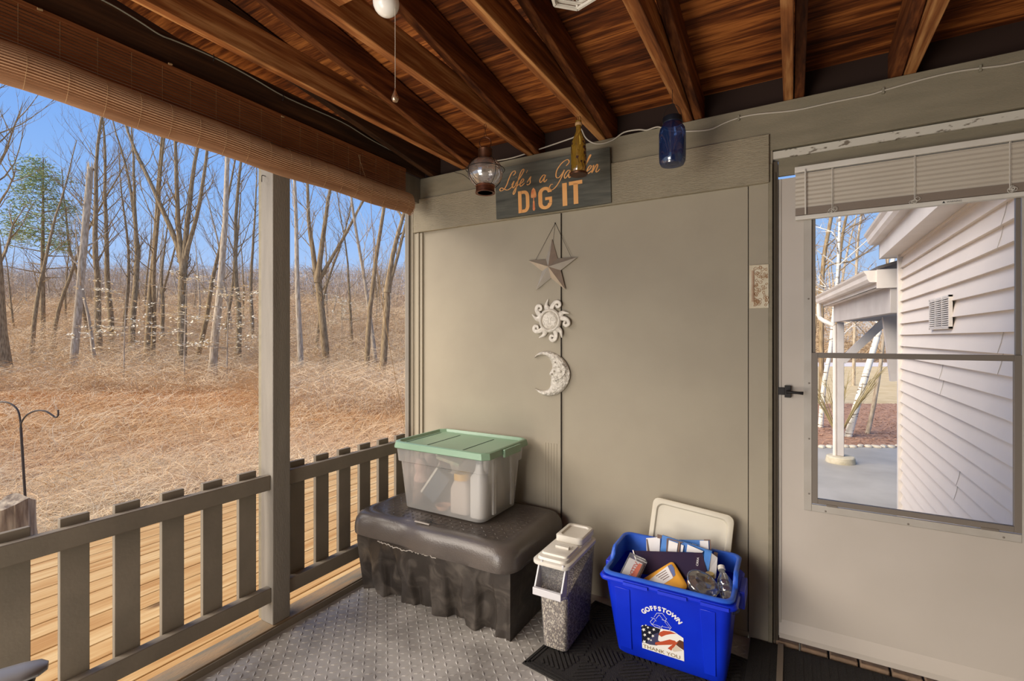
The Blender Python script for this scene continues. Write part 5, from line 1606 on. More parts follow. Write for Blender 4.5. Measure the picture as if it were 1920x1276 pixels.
straw_m = bpy.data.materials.new('straw'); straw_m.use_nodes = True
def ground_color(m, jitter=True):
    """Pale straw by the deck, rust-brown bracken farther out, grey-brown leaf litter in the wood."""
    N, L = m.node_tree.nodes, m.node_tree.links
    b = N['Principled BSDF']; b.inputs['Roughness'].default_value = .85; b.inputs['Specular IOR Level'].default_value = .15
    ge = N.new('ShaderNodeNewGeometry')
    sep = N.new('ShaderNodeSeparateXYZ'); L.new(ge.outputs['Position'], sep.inputs[0])
    mx = N.new('ShaderNodeMath'); mx.operation = 'MULTIPLY'; mx.inputs[1].default_value = FW.x
    my = N.new('ShaderNodeMath'); my.operation = 'MULTIPLY_ADD'; my.inputs[1].default_value = FW.y
    L.new(sep.outputs[0], mx.inputs[0]); L.new(sep.outputs[1], my.inputs[0]); L.new(mx.outputs[0], my.inputs[2])
    no = N.new('ShaderNodeTexNoise'); no.inputs['Scale'].default_value = .45; no.inputs['Detail'].default_value = 5
    L.new(ge.outputs['Position'], no.inputs[0])
    a = N.new('ShaderNodeMath'); a.operation = 'MULTIPLY_ADD'; a.inputs[1].default_value = 7; a.inputs[2].default_value = -3.5
    L.new(no.outputs[0], a.inputs[0])
    ad = N.new('ShaderNodeMath'); ad.operation = 'ADD'; L.new(my.outputs[0], ad.inputs[0]); L.new(a.outputs[0], ad.inputs[1])
    mr = N.new('ShaderNodeMapRange'); mr.inputs[1].default_value = 3; mr.inputs[2].default_value = 33
    L.new(ad.outputs[0], mr.inputs[0])
    ra = N.new('ShaderNodeValToRGB'); el = ra.color_ramp.elements
    el[0].position = 0; el[0].color = (*G(232, 212, 176), 1); el[1].position = 1; el[1].color = (*G(176, 152, 128), 1)
    for p, c in ((.09, G(230, 208, 170)), (.17, G(218, 184, 144)), (.25, G(208, 166, 116)), (.44, G(202, 152, 100)), (.58, G(202, 158, 110)), (.68, G(196, 170, 134))):
        e = el.new(p); e.color = (*c, 1)
    L.new(mr.outputs[0], ra.inputs[0])
    n2 = N.new('ShaderNodeTexNoise'); n2.inputs['Scale'].default_value = 9; n2.inputs['Detail'].default_value = 4
    L.new(ge.outputs['Position'], n2.inputs[0])
    r2 = N.new('ShaderNodeValToRGB'); r2.color_ramp.elements[0].position = .3; r2.color_ramp.elements[0].color = (.72, .70, .68, 1)
    r2.color_ramp.elements[1].position = .7; r2.color_ramp.elements[1].color = (1.15, 1.15, 1.12, 1)
    L.new(n2.outputs[0], r2.inputs[0])
    mm = N.new('ShaderNodeMix'); mm.data_type = 'RGBA'; mm.blend_type = 'MULTIPLY'; mm.inputs[0].default_value = 1
    L.new(ra.outputs[0], mm.inputs[6]); L.new(r2.outputs[0], mm.inputs[7]); L.new(mm.outputs[2], b.inputs['Base Color'])
ground_color(straw_m)
earth_m = bpy.data.materials.new('leaf_litter'); earth_m.use_nodes = True
ground_color(earth_m)

# terrain
ts = [0.3 + 1.2 * i for i in range(20)] + [24 + 3 * i for i in range(26)] + [110, 150, 220]
us = [-2.6 + i * .05 for i in range(100)]
vs, fs = [], []
for t in ts:
    for u in us:
        tt = t
        p = FW * tt + RT * (u * max(tt, 4))
        z = gz(p.x, p.y)
        vs.append((p.x, p.y, z))
nu = len(us)
for i in range(len(ts) - 1):
    for j in range(nu - 1): fs.append((i * nu + j, i * nu + j + 1, (i + 1) * nu + j + 1, (i + 1) * nu + j))
mb = MB().add(vs, fs)
tag(mb.build('ground', earth_m), kind='structure')

def np_mesh(name, V, F, m, **k):
    me = bpy.data.meshes.new(name)
    me.from_pydata(V.tolist() if hasattr(V, 'tolist') else V, [], F.tolist() if hasattr(F, 'tolist') else F)
    return mesh_obj(name, me, m, smooth=False, **k)

def strands(n, seed, place, length, width, lift, flat=.25, segs=3):
    """Thin curved stalks as narrow ribbons, n of them."""
    r = np.random.RandomState(seed)
    V = np.zeros((n, segs + 1, 2, 3)); ok = 0
    P = place(r, n)
    az = r.uniform(0, 2 * np.pi, n); L = length(r, n); W = width(r, n, P)
    el = lift(r, n)
    bend = r.normal(0, .9, n)
    pos = P.copy()
    for s in range(segs + 1):
        a = az + bend * s / segs
        e = el * (1 - 1.6 * s / segs)
        dx = np.stack([np.cos(a) * np.cos(e), np.sin(a) * np.cos(e), np.sin(e)], 1)
        side = np.stack([-np.sin(a), np.cos(a), np.full(n, flat)], 1)
        w = (W * (1 - .6 * s / segs))[:, None]
        V[:, s, 0] = pos + side * w / 2
        V[:, s, 1] = pos - side * w / 2
        pos = pos + dx * (L / segs)[:, None]
    base = np.arange(n)[:, None] * (segs + 1) * 2
    F = []
    for s in range(segs):
        F.append(np.concatenate([base + 2 * s, base + 2 * s + 1, base + 2 * s + 3, base + 2 * s + 2], 1))
    return V.reshape(-1, 3), np.concatenate(F, 0)

def field(r, n, t0, t1, u0, u1, power=1.0):
    t = t0 + (t1 - t0) * r.uniform(0, 1, n) ** power
    u = r.uniform(u0, u1, n)
    x = FW.x * t + RT.x * u * t; y = FW.y * t + RT.y * u * t
    z = np.array([gz(a, b) for a, b in zip(x, y)])
    return np.stack([x, y, z], 1)
def left_only(P):           # keep off the deck
    bad = (P[:, 0] > -4.45) & (P[:, 1] < 6.1)
    P[bad, 0] -= 2.6; P[bad, 1] += 1.0
    return P
V, F = strands(120000, 1, lambda r, n: left_only(field(r, n, 3.6, 28, -1.35, -.12, 1.25)) + np.array([0, 0, .01]),
               lambda r, n: r.uniform(.10, .55, n), lambda r, n, P: np.linalg.norm(P[:, :2], axis=1) * .00045 * r.uniform(.5, 1.3, n) + .0022, lambda r, n: r.uniform(.05, .9, n))
tag(np_mesh('straw_grass', V, F, straw_m), 'flattened dry straw and bracken covering the slope beyond the deck', 'grass', kind='stuff')

long_m = mat('long_stalk', G(236, 210, 168), .85, c2=G(212, 172, 124), ns=.6, spec=.1)
V, F = strands(15000, 17, lambda r, n: left_only(field(r, n, 4.5, 21, -1.35, -.12, 1.1)) + np.array([0, 0, .02]),
               lambda r, n: r.uniform(.4, 1.25, n), lambda r, n, P: np.linalg.norm(P[:, :2], axis=1) * .0006 * r.uniform(.5, 1.2, n) + .002, lambda r, n: r.uniform(.1, .8, n), segs=5)
tag(np_mesh('dry_stalks', V, F, long_m), 'long pale arching stalks lying over the straw beyond the deck', 'dry stalks', kind='stuff')
brush_m = mat('brush_twig', G(234, 208, 168), .85, c2=G(200, 170, 132), ns=1.3, spec=.1)
def brush_place(r, n):
    P = field(r, n, 17, 58, -1.3, -.1, 1.1)
    c = np.array([mnoise.noise(Vector((p[0] * .16, p[1] * .16, 3.3))) for p in P])
    far = np.clip((P[:, 0] * FW.x + P[:, 1] * FW.y - 17) / 14, .06, 1)
    P[:, 2] += np.clip(r.uniform(-.2, 1.0, n), 0, 1) ** 1.3 * np.clip(1.2 + 3.0 * c, .2, 3.0) * far - .25 * (1 - far)
    return P
V, F = strands(90000, 2, brush_place, lambda r, n: r.uniform(.5, 2.3, n), lambda r, n, P: .005 + np.linalg.norm(P[:, :2], axis=1) * .00026 * r.uniform(.5, 1.2, n), lambda r, n: r.uniform(.3, 1.9, n), flat=.8, segs=4)
tag(np_mesh('undergrowth', V, F, brush_m), 'dense tangle of bare tan brush at the foot of the trees', 'undergrowth', kind='stuff')
fuzz_m = mat('distant_twigs', G(206, 186, 160), .9, c2=G(176, 154, 130), ns=.5, spec=.05)
def fuzz(r, n):
    P = field(r, n, 55, 92, -1.3, -.05, 1.0)
    P[:, 2] += 4.2 * r.uniform(0, 1, n) ** 1.7
    return P
V, F = strands(42000, 6, fuzz, lambda r, n: r.uniform(1.2, 3.6, n), lambda r, n, P: .014 + .022 * r.uniform(0, 1, n), lambda r, n: r.uniform(.8, 1.9, n), flat=.8, segs=3)
tag(np_mesh('woodland_twigs', V, F, fuzz_m), 'pale haze of bare twigs along the crest of the wooded slope', 'twigs', kind='stuff')
V, F = strands(9000, 5, lambda r, n: field(r, n, 12, 24, -.53, -.18, .8), lambda r, n: r.uniform(.5, 2.2, n), lambda r, n, P: .004 + .004 * r.uniform(.4, 1, n), lambda r, n: r.uniform(.5, 1.7, n), flat=.8, segs=4)
tag(np_mesh('tall_dry_grass', V, F, mat('tall_grass', G(216, 190, 154), .85, spec=.1)), 'taller pale dry stems leaning beyond the short railing', 'dry grass', kind='stuff')

# ================================================================== TREES
barks = {
 'brown': mat('brown_bark', G(172, 150, 116), .9, c2=G(126, 106, 80), ns=7, stretch=(3, 3, .6), bump=.6, bs=14, bstretch=(3, 3, .5), spec=.1),
 'grey': mat('grey_bark', G(206, 190, 166), .9, c2=G(160, 142, 118), ns=6, stretch=(3, 3, .6), bump=.6, bs=14, bstretch=(3, 3, .5), spec=.1),
 'birch': mat('birch_bark', G(232, 226, 212), .8, c2=G(120, 104, 88), ns=5, stretch=(1, 1, 5), lo=.56, hi=.64, spec=.1),
}
def grow(seed, h, r0, lean=(0, 0), fork=None, first=.3, dens=1.0, spread=.62, sub=2, top=.15, wob=.034, twig=1.0, stub=False):
    """One tree as tapered tubes: trunk path, ascending limbs, branchlets."""
    r = random.Random(seed)
    mb = MB()
    def limb(p, d, L, rad, depth, k=5):
        pts, dd = [Vector(p)], Vector(d).normalized()
        for i in range(k):
            dd = (dd + Vector((r.uniform(-1, 1), r.uniform(-1, 1), r.uniform(-.5, 1))) * .17 + Vector((0, 0, .07))).normalized()
            pts.append(pts[-1] + dd * L / k)
        mb.tube(pts, [rad * (1 - .82 * i / k) for i in range(k + 1)], 5 if depth == 0 else 3, caps=False)
        if depth < sub:
            for q in range(int((5 if depth == 0 else 3) * twig + r.random())):
                f = r.uniform(.25, .97); i = min(k - 1, int(f * k))
                c = pts[i].lerp(pts[i + 1], f * k - i)
                t_ = (pts[i + 1] - pts[i]).normalized()
                a = Vector((r.uniform(-1, 1), r.uniform(-1, 1), r.uniform(-.3, .8))).normalized()
                limb(c, t_ * .75 + a * .75, L * r.uniform(.3, .55), rad * .42, depth + 1, 4)
    def trunk(p, d, L, ra, rb, n=14, bare=.3):
        pts, dd = [Vector(p)], Vector(d).normalized()
        for i in range(n):
            dd = (dd + Vector((r.uniform(-1, 1), r.uniform(-1, 1), 0)) * wob * 2 + Vector((0, 0, .012))).normalized()
            pts.append(pts[-1] + dd * L / n)
        R_ = [ra + (rb - ra) * (i / n) ** .9 for i in range(n + 1)]
        R_[0] = ra * 1.35
        mb.tube(pts, R_, 9)
        m_ = int(L * 1.5 * dens)
        for q in range(m_):
            f = bare + (1 - bare) * r.random()
            i = min(n - 1, int(f * n)); c = pts[i].lerp(pts[i + 1], f * n - i)
            a = r.uniform(0, 2 * PI)
            up_ = r.uniform(.55, 1.35)
            limb(c, (math.cos(a) * spread, math.sin(a) * spread, up_ * .7), L * r.uniform(.10, .26) * (1.15 - f * .5), max(.012, R_[i] * r.uniform(.16, .34)), 0)
        return pts
    base = Vector((0, 0, -.25))
    if fork:
        fh, brs = fork
        p1 = trunk(base, (lean[0], lean[1], 1), fh, r0, r0 * .8, 6, bare=.7)
        for (dx, dy, f_) in brs:
            trunk(p1[-1] - Vector((0, 0, .1)), (dx, dy, 1), h - fh, r0 * f_, r0 * .12, 10, bare=.15)
    else:
        trunk(base, (lean[0], lean[1], 1), h, r0, r0 * top, 14, bare=first)
    return mb
RTv = RT
protos = {}
def tree(px, t, wpx, label, kind='brown', **k):
    p = floor_at(px, t)
    r0 = wpx / FOC * t / 2
    lean = k.pop('lean', 0)
    fork = k.pop('fork', None)
    if fork: fork = (fork[0], [(RTv.x * a, RTv.y * a + b * .1, f) for a, b, f in fork[1]])
    h = k.pop('h', 17)
    mb = grow(k.pop('seed', int(px * 7 + t)), h, r0, (RTv.x * lean, RTv.y * lean), fork, **k)
    o = mb.build('bare_tree', barks[kind], angle=60)
    o.location = p
    tag(o, label, 'tree', 'trees along the edge of the wood')
    return o
tree(10, 21, 27, 'thick brown trunk at the far left margin of the wood', h=18, first=.25, dens=1.3)
tree(58, 26, 9, 'slender brown tree just right of the thickest trunk at the margin', h=14)
tree(96, 30, 8, 'slim straight tree standing in front of the green pine', h=15, lean=.03, first=.35)
# the snag
p = floor_at(134, 22.5)
mb = MB()
pts = [Vector((0, 0, -.3))]
for i in range(12): pts.append(Vector((RT.x * .085 * i * .95 + .02 * math.sin(i * 2), RT.y * .085 * i * .95, -.3 + i * .93)))
rad = [.34, .26, .24, .235, .23, .225, .22, .215, .21, .20, .205, .195, .17]
rad = [q_r * .68 for q_r in rad]
mb.tube(pts, rad, 12)
tp = pts[-1]
rr = random.Random(2)
for k in range(7):
    a = k * .9; q = tp + Vector((math.cos(a) * .12, math.sin(a) * .12, -.1))
    mb.add([q + Vector((-.05, 0, 0)), q + Vector((.05, .02, 0)), q + Vector((0, .06, 0)), q + Vector((.0, 0, rr.uniform(.2, .5)))], [(0, 1, 3), (1, 2, 3), (2, 0, 3)])
for k in range(6):
    i = rr.randint(4, 11); a = rr.uniform(0, 6)
    mb.tube([pts[i], pts[i] + Vector((math.cos(a) * .4, math.sin(a) * .4, .3)), pts[i] + Vector((math.cos(a) * .8, math.sin(a) * .9, .9))], [.05, .03, .01], 5)
o = mb.build('dead_tree', barks['grey'], angle=60); o.location = p
tag(o, 'dead pale grey snag with a broken-off top', 'tree')
tree(190, 28, 13, 'brown tree with a tall straight trunk just right of the broken snag', h=18, dens=1.4)
tree(208, 31, 11, 'ivy-hung brown tree next to the straight one beyond the snag', h=18, dens=1.5)
tree(183, 24, 8, 'pale slender grey stem in front of the brown trunks near the snag', 'grey', h=8, seed=4)
tree(168, 33, 8, 'thin crooked tree between the snag and the straight brown trunk', h=12, wob=.05)
tree(248, 30, 11, 'tree dividing into ascending limbs between the snag and the twin trunks', h=17, fork=(7, [(-.22, 1, .7), (.05, -1, .7)]))
tree(232, 34, 8, 'thin tree behind the dividing tree', h=14)
tree(273, 27, 11, 'first of the twin straight trunks standing side by side', h=18, lean=.005)
tree(284, 27.5, 9, 'second of the twin straight trunks, slightly thinner', h=18, lean=.035)
tree(305, 33, 7, 'slim tree forking low between the twin trunks and the big forked tree', h=12, fork=(4, [(-.2, 1, .7), (.25, 0, .6)]))
tree(341, 25, 17, 'large tree forking into a wide V of ascending limbs', h=17, fork=(6.0, [(-.42, .5, .62), (-.10, -.4, .6), (.10, .5, .62), (.34, -.5, .5)]), dens=1.2, seed=77)
tree(363, 27, 10, 'leaning tree slanting behind the pale straight trunk', h=14, lean=.26)
tree(394, 20.5, 16, 'pale straight trunk standing closest to the porch post', 'grey', h=17, first=.5, lean=.012)
tree(447, 27, 11, 'straight brown trunk between the pale trunk and the porch post', h=17, lean=.004)
tree(425, 34, 7, 'thin tree far behind the pale straight trunk', h=12)
tree(472, 34, 8, 'thin tree rising just left of the porch post', h=14)
tree(565, 21, 12, 'pale slender trunk next to the porch post beyond the short railing', 'grey', h=15, lean=-.03, first=.35)
tree(612, 23, 15, 'large spreading tree with several limbs over the short railing', h=13, lean=.05, fork=(5.0, [(-.18, .4, .7), (.16, -.4, .75), (.5, .5, .5)]), dens=1.2, seed=31)
tree(590, 30, 7, 'slim leaning stem crossing behind the spreading tree', h=12, lean=.18)
tree(688, 21, 11, 'straight bare trunk with few limbs beyond the short railing', h=16, first=.55, lean=.005)
tree(706, 23, 9, 'grey slim tree just beside the curved trunk near the tan wall', 'grey', h=14, lean=.02)
tree(712, 19.5, 14, 'curved trunk bending outward closest to the tan wall', h=12, lean=.13, fork=(4.2, [(.05, .4, .75), (.30, -.4, .5)]), seed=9)
tree(660, 30, 6, 'thin tree behind the straight bare trunk', h=12)
# more distant woodland: copies of a few slender trees
base_trees = []
for k in range(5):
    mb = grow(200 + k, 11 + k, .10 + .015 * k, (0, 0), None, first=.2, dens=1.1, sub=2, wob=.03, twig=.9)
    base_trees.append(mb)
rr = random.Random(12)
made = []
n = 0
while n < 84:
    t = rr.uniform(36, 84); u = rr.uniform(-1.2, -.2)
    b_ = n % 5
    if n < 5:
        o = base_trees[b_].build('woodland_tree', barks['brown' if b_ % 2 else 'grey'], angle=60); made.append(o)
    else:
        o = made[b_].copy(); COL.objects.link(o)
    q = FW * t + RT * (u * t)
    o.location = (q.x, q.y, gz(q.x, q.y) - .1)
    o.rotation_euler = (0, 0, rr.uniform(0, 6.3))
    s_ = rr.uniform(.45, .8); o.scale = (s_ * 1.1, s_ * 1.1, s_)
    tag(o, 'slender bare tree far back in the wood behind the nearer trunks', 'tree', 'distant slender trees in the wood')
    n += 1

# pine
p = floor_at(80, 31)
PN = empty('pine_tree', p, 'green pine standing among the bare trees', 'tree')
mb = MB().tube([p, p + Vector((0, 0, 5)), p + Vector((.1, 0, 12.4))], [.16, .12, .03], 8)
mb.build('trunk', barks['brown'], PN)
r_ = np.random.RandomState(3)
VV, FF = [], []
nv = 0
for k in range(84):
    zz = r_.uniform(6.6, 12.3); a = r_.uniform(0, 6.28); rr2 = r_.uniform(.3, 1) * (2.3 * (1 - (zz - 5) / 9.5)) + .2
    c = np.array([p.x + math.cos(a) * rr2, p.y + math.sin(a) * rr2, p.z + zz + r_.uniform(-.2, .2)])
    m_ = 55
    d_ = r_.normal(0, 1, (m_, 3)); d_[:, 2] *= .45; d_ /= np.linalg.norm(d_, axis=1)[:, None]
    st = c + r_.normal(0, 1, (m_, 3)) * np.array([.42, .42, .14])
    e_ = st + d_ * r_.uniform(.12, .26, (m_, 1))
    sd_ = np.cross(d_, r_.normal(0, 1, (m_, 3))); sd_ /= np.linalg.norm(sd_, axis=1)[:, None]
    V_ = np.stack([st + sd_ * .03, st - sd_ * .03, e_ - sd_ * .012, e_ + sd_ * .012], 1).reshape(-1, 3)
    VV.append(V_); FF.append(np.arange(m_ * 4).reshape(-1, 4) + nv); nv += m_ * 4
me = bpy.data.meshes.new('foliage'); me.from_pydata(np.concatenate(VV).tolist(), [], np.concatenate(FF).tolist())
fo = mesh_obj('foliage', me, mat('pine_needles', G(176, 184, 124), .8, c2=G(132, 148, 96), ns=2), PN, smooth=False)
mb = MB()
for k in range(26):
    zz = 4.5 + k * .28; a = k * 2.4; L_r = 2.4 * (1 - (zz - 4.5) / 9.5)
    mb.tube([p + Vector((0, 0, zz)), p + Vector((math.cos(a) * L_r, math.sin(a) * L_r, zz + .3))], [.04, .012], 4)
mb.build('boughs', barks['brown'], PN)

# beech saplings with pale papery leaves
leaf_m = mat('pale_beech_leaf', G(252, 242, 214), .7, c2=G(240, 222, 182), ns=3, spec=.1)
for bi, (px, t, wd, h0, h1, lab) in enumerate(((232, 19.5, 3.2, 1.2, 4.0, 'beech sapling holding pale papery leaves between the snag and the twin trunks'),
                                 (345, 19, 3.0, 1.3, 4.1, 'beech sapling with pale leaves in front of the big forked tree'),
                                 (425, 19.8, 2.6, 1.2, 3.9, 'beech sapling with pale leaves behind the pale straight trunk'),
                                 (640, 30, 3.0, 1.6, 3.4, 'pale-leaved beech sapling beyond the short railing'))):
    p = floor_at(px, t)
    B = empty('beech_sapling', p, lab, 'sapling', group='pale-leaved beech saplings')
    mb = MB(); r_ = random.Random(bi + 60)
    mb.tube([p, p + Vector((.05, 0, 2)), p + Vector((0, .1, h1 + .3))], [.035, .025, .008], 5)
    lv = MB()
    for k in range(32):
        zz = r_.uniform(h0 + .3, h1 + .2); a = r_.uniform(0, 6.28); L_ = r_.uniform(.5, 1) * wd * .62
        s0 = p + Vector((0, 0, zz)); s1 = s0 + Vector((math.cos(a) * L_, math.sin(a) * L_, r_.uniform(-.1, .3)))
        mb.tube([s0, s1], [.012, .004], 3, caps=False)
        for q in range(17):
            c = s0.lerp(s1, r_.uniform(.25, 1.05)) + Vector((r_.uniform(-.16, .16), r_.uniform(-.16, .16), r_.uniform(-.07, .05)))
            a2 = r_.uniform(0, 6.28); e = Vector((math.cos(a2), math.sin(a2), r_.uniform(-.6, .1))) * .07
            w = Vector((-math.sin(a2), math.cos(a2), r_.uniform(-.4, .4))) * .032
            lv.add([c - e, c + w, c + e, c - w], [(0, 1, 2, 3)])
    mb.build('stems', barks['grey'], B)
    lv.build('leaves', leaf_m, B, smooth=False)

# fallen logs at the foot of the wood
for k, (a, b, ta, tb, r_, lab) in enumerate((((80, 0), (330, 0), 23, 24.5, .12, 'long fallen log lying before the snag'),
                                          ((250, 0), (400, 0), 27, 24, .09, 'fallen trunk lying behind the pale straight trunk'),
                                          ((20, 0), (120, 0), 29, 26, .11, 'fallen limb propped in the brush left of the snag'),
                                          ((395, 0), (430, 0), 20, 20.2, .05, 'short rotten limb at the foot of the pale straight trunk'))):
    A, Bq = floor_at(a[0], ta), floor_at(b[0], tb)
    mid = (A + Bq) / 2 + Vector((0, 0, .12)); mid.z = gz(mid.x, mid.y) + r_ * .9
    A.z += r_ * .8; Bq.z += r_ * .9 + (.5 if k == 2 else 0)
    mb = MB().tube(spline([A, mid, Bq], 5), [r_ * (1 - .04 * i) for i in range(11)], 8)
    for q in range(3):
        c = A.lerp(Bq, .2 + q * .3)
        mb.tube([c, c + Vector((.1, .2, .5 + .2 * q))], [.03, .01], 4)
    tag(mb.build('fallen_log', barks['brown']), lab, 'log')

# ================================================================== DECK, HOOK, STUMP
mb = MB()
x = -2.172
k = 0
while x > -4.3:
    w = .137 if x > -4.1 else .137
    mb.box(x - w, x, -2.5, 5.9, -.062, -.026)
    for q in range(1, 6): pass
    x -= .143; k += 1
mb.box(-4.30, -2.2, 5.86, 5.9, -.24, -.064)
deck = mb.build('deck', deck_wood, bevel=.004)
edge = MB().box(-4.46, -4.32, -2.5, 5.9, -.24, -.020).build('deck_edge_board', wood('orange_edge_board', G(150, 96, 40), G(188, 128, 60), G(204, 148, 80), 'Y', .8), bevel=.004)
tag(edge, kind='structure')
tag(deck, kind='structure')
mb = MB()
for xx in (-4.36, -2.4):
    for yy in (-2, 1.0, 4.0, 5.8): mb.box(xx - .05, xx + .04, yy - .045, yy + .045, GZ - .3, -.24 if xx < -4 else -.064)
tag(mb.build('deck_piers', deck_wood), kind='structure')

sh = at(51, 985, t=4.7)
SK = empty('shepherd_hook', (sh.x, sh.y, gz(sh.x, sh.y)), 'thin black double shepherd hook standing in the straw beyond the railing', 'garden hook')
hm_ = mat('hook_metal', G(74, 66, 60), .5, metal=.4)
def hp_(px, py): return at(px, py, t=4.7)
gb = Vector((sh.x, sh.y, gz(sh.x, sh.y) - .1))
MB().tube([gb, hp_(49, 960), hp_(44, 880), hp_(39, 800)], .011, 8).build('pole', hm_, SK)
MB().tube(spline([hp_(39, 800), hp_(38, 788), hp_(34, 770), hp_(24, 759), hp_(8, 753), hp_(-14, 756), hp_(-24, 766)], 5), .008, 8).build('curved_arm', hm_, SK)
MB().tube(spline([hp_(39, 806), hp_(40, 792), hp_(50, 778), (hp_(66, 770)), hp_(84, 770), hp_(98, 778), hp_(104, 782), hp_(109, 778), hp_(109, 768)], 5), .008, 8).build('curved_arm', hm_, SK)
sb_ = at(16, 940, t=4.2)
stp = Vector((sb_.x, sb_.y, gz(sb_.x, sb_.y)))
mb = MB(); rr = random.Random(6)
hs = sb_.z - stp.z
loops = []
for z_, s_ in ((-.2, 1.3), (.05, 1.15), (hs * .5, 1.0), (hs, .97)):
    loops.append([(stp.x + math.cos(a) * .165 * s_ * (1 + .10 * math.sin(5 * a) + .05 * math.sin(11 * a + 1)), stp.y + math.sin(a) * .165 * s_ * (1 + .10 * math.sin(5 * a)), stp.z + z_ + (.03 * math.sin(3 * a) if z_ == hs else 0)) for a in [i * PI / 18 for i in range(36)]])
mb.loft(loops)
tag(mb.build('tree_stump', mat('weathered_stump', G(188, 168, 138), .9, c2=G(110, 92, 74), ns=6, stretch=(3, 3, .5), bump=.7, bs=12, bstretch=(3, 3, .4))), 'weathered pale tree stump behind the near end of the railing', 'stump')

# ================================================================== VIEW THROUGH THE DOOR
# garage wing with clapboards
HX = 0.905
HW = empty('neighbouring_wing', (HX + .4, 4.3, GZ), 'pale clapboard house wing seen through the storm door window', 'building')
mb = MB()
z = GZ + .02; ex = .1055
while z < 2.16:
    mb.add([(HX - .014, 3.0, z), (HX - .014, 5.8, z), (HX + .010, 3.0, z + ex), (HX + .010, 5.8, z + ex), (HX + .06, 3.0, z), (HX + .06, 5.8, z), (HX + .06, 3.0, z + ex), (HX + .06, 5.8, z + ex), (HX + .010, 3.0, z - .0), (HX + .010, 5.8, z)],
           [(0, 1, 3, 2), (0, 8, 9, 1), (2, 3, 7, 6), (4, 6, 7, 5), (0, 2, 6, 4), (1, 5, 7, 3)])
    z += ex
mb.build('clapboard_wall', vinyl, HW, smooth=False)
mb = MB()
rr = random.Random(9)
for zc, yc in ((1.95, 3.25), (1.84, 3.3), (1.315, 3.3), (1.21, 3.3), (1.10, 4.4), (1.0, 4.38), (.47, 4.0), (.36, 4.05), (.36, 3.0), (.26, 2.95)):
    zz = GZ + .02 + round((zc - GZ) / ex) * ex
    mb.tube([(HX - .0150, yc, zz), (HX - .004, yc - .008, zz + ex * .5), (HX + .006, yc - .002, zz + ex)], .0016, 4)
mb.build('siding_seam', mat('seam_shadow', G(176, 168, 160), .8), HW)
MB().box(HX - .030, HX + .06, 5.80, 5.85, GZ, 2.16).build('corner_board', white_trim, HW, bevel=.002)
mb = MB()
mb.box(HX + .06, HX + 3, 3.0, 5.8, GZ, 2.4)
mb.build('core_wall', vinyl, HW, smooth=False)
# overhanging eave
MB().box(HX - .135, HX + .01, 3.0, 5.98, 2.155, 2.170).build('soffit', white_trim, HW)
MB().box(HX - .150, HX - .133, 3.0, 6.0, 2.148, 2.395).build('fascia', white_trim, HW, bevel=.002)
MB().box(HX - .150, HX + .3, 5.98, 6.0, 2.148, 2.395).build('end_fascia', white_trim, HW, bevel=.002)
def gutter(mb, a, b, w=.12, h=.11):
    """K-style gutter: profile swept from a to b, open toward the top."""
    a, b = Vector(a), Vector(b)
    d_ = (b - a).normalized(); s_ = Vector((-d_.y, d_.x, 0)).normalized()
    if s_.x > 0: s_ = -s_            # outward = -x
    prof = [(0, 0), (.55, 0), (.72, .25), (.78, .62), (.95, .85), (1.0, 1.0), (.93, 1.0), (.88, .88), (.70, .66), (.64, .30), (.50, .06), (.06, .06), (.06, 1.0), (0, 1.0)]
    L0 = [tuple(p + s_ * (q[0] * w) + Vector((0, 0, q[1] * h))) for p in (a,) for q in prof]
    L1 = [tuple(p + s_ * (q[0] * w) + Vector((0, 0, q[1] * h))) for p in (b,) for q in prof]
    mb.loft([L0, L1], cap0=False, cap1=False)
    n_ = len(prof)
    for Lq, s in ((L0, 0), (L1, 1)):
        mb.add([Lq[i] for i in (0, 1, 2, 3, 4, 5, 13)], [tuple(range(7))])
mb = MB(); gutter(mb, (HX - .15, 3.0, 2.30), (HX - .15, 6.05, 2.30)); mb.build('gutter', white_trim, HW, smooth=False)
mb = MB(); vs = [(HX - .20, 3.0, 2.40), (HX - .20, 6.05, 2.40), (HX + 3, 6.05, 3.3), (HX + 3, 3.0, 3.3)]
mb.add(vs + [(a, b, c + .03) for a, b, c in vs], [(0, 3, 2, 1), (4, 5, 6, 7), (0, 1, 5, 4), (1, 2, 6, 5), (2, 3, 7, 6), (3, 0, 4, 7)]); mb.build('roof', mat('asphalt_shingle', G(96, 90, 88), .9), HW, smooth=False)
# vent grille on the siding
va, vb = at(1747, 562, X=HX - .012), at(1785, 616, X=HX - .012)
y0v, y1v = vb.y, va.y
z1v = (at(1747, 562, X=HX - .012).z); z0v = at(1747, 618, X=HX - .012).z
VG = empty('vent_grille', (HX - .01, (y0v + y1v) / 2, (z0v + z1v) / 2), 'white louvred vent grille on the clapboard wing', 'vent')
mb = MB()
mb.box(HX - .028, HX - .008, y0v, y0v + .016, z0v, z1v); mb.box(HX - .028, HX - .008, y1v - .016, y1v, z0v, z1v)
mb.box(HX - .028, HX - .008, y0v, y1v, z0v, z0v + .014); mb.box(HX - .028, HX - .008, y0v, y1v, z1v - .014, z1v)
for f in (1 / 3, 2 / 3): mb.box(HX - .030, HX - .012, y0v + (y1v - y0v) * f - .004, y0v + (y1v - y0v) * f + .004, z0v, z1v)
mb.build('frame', white_trim, VG, bevel=.001)
mb = MB()
nl = 14
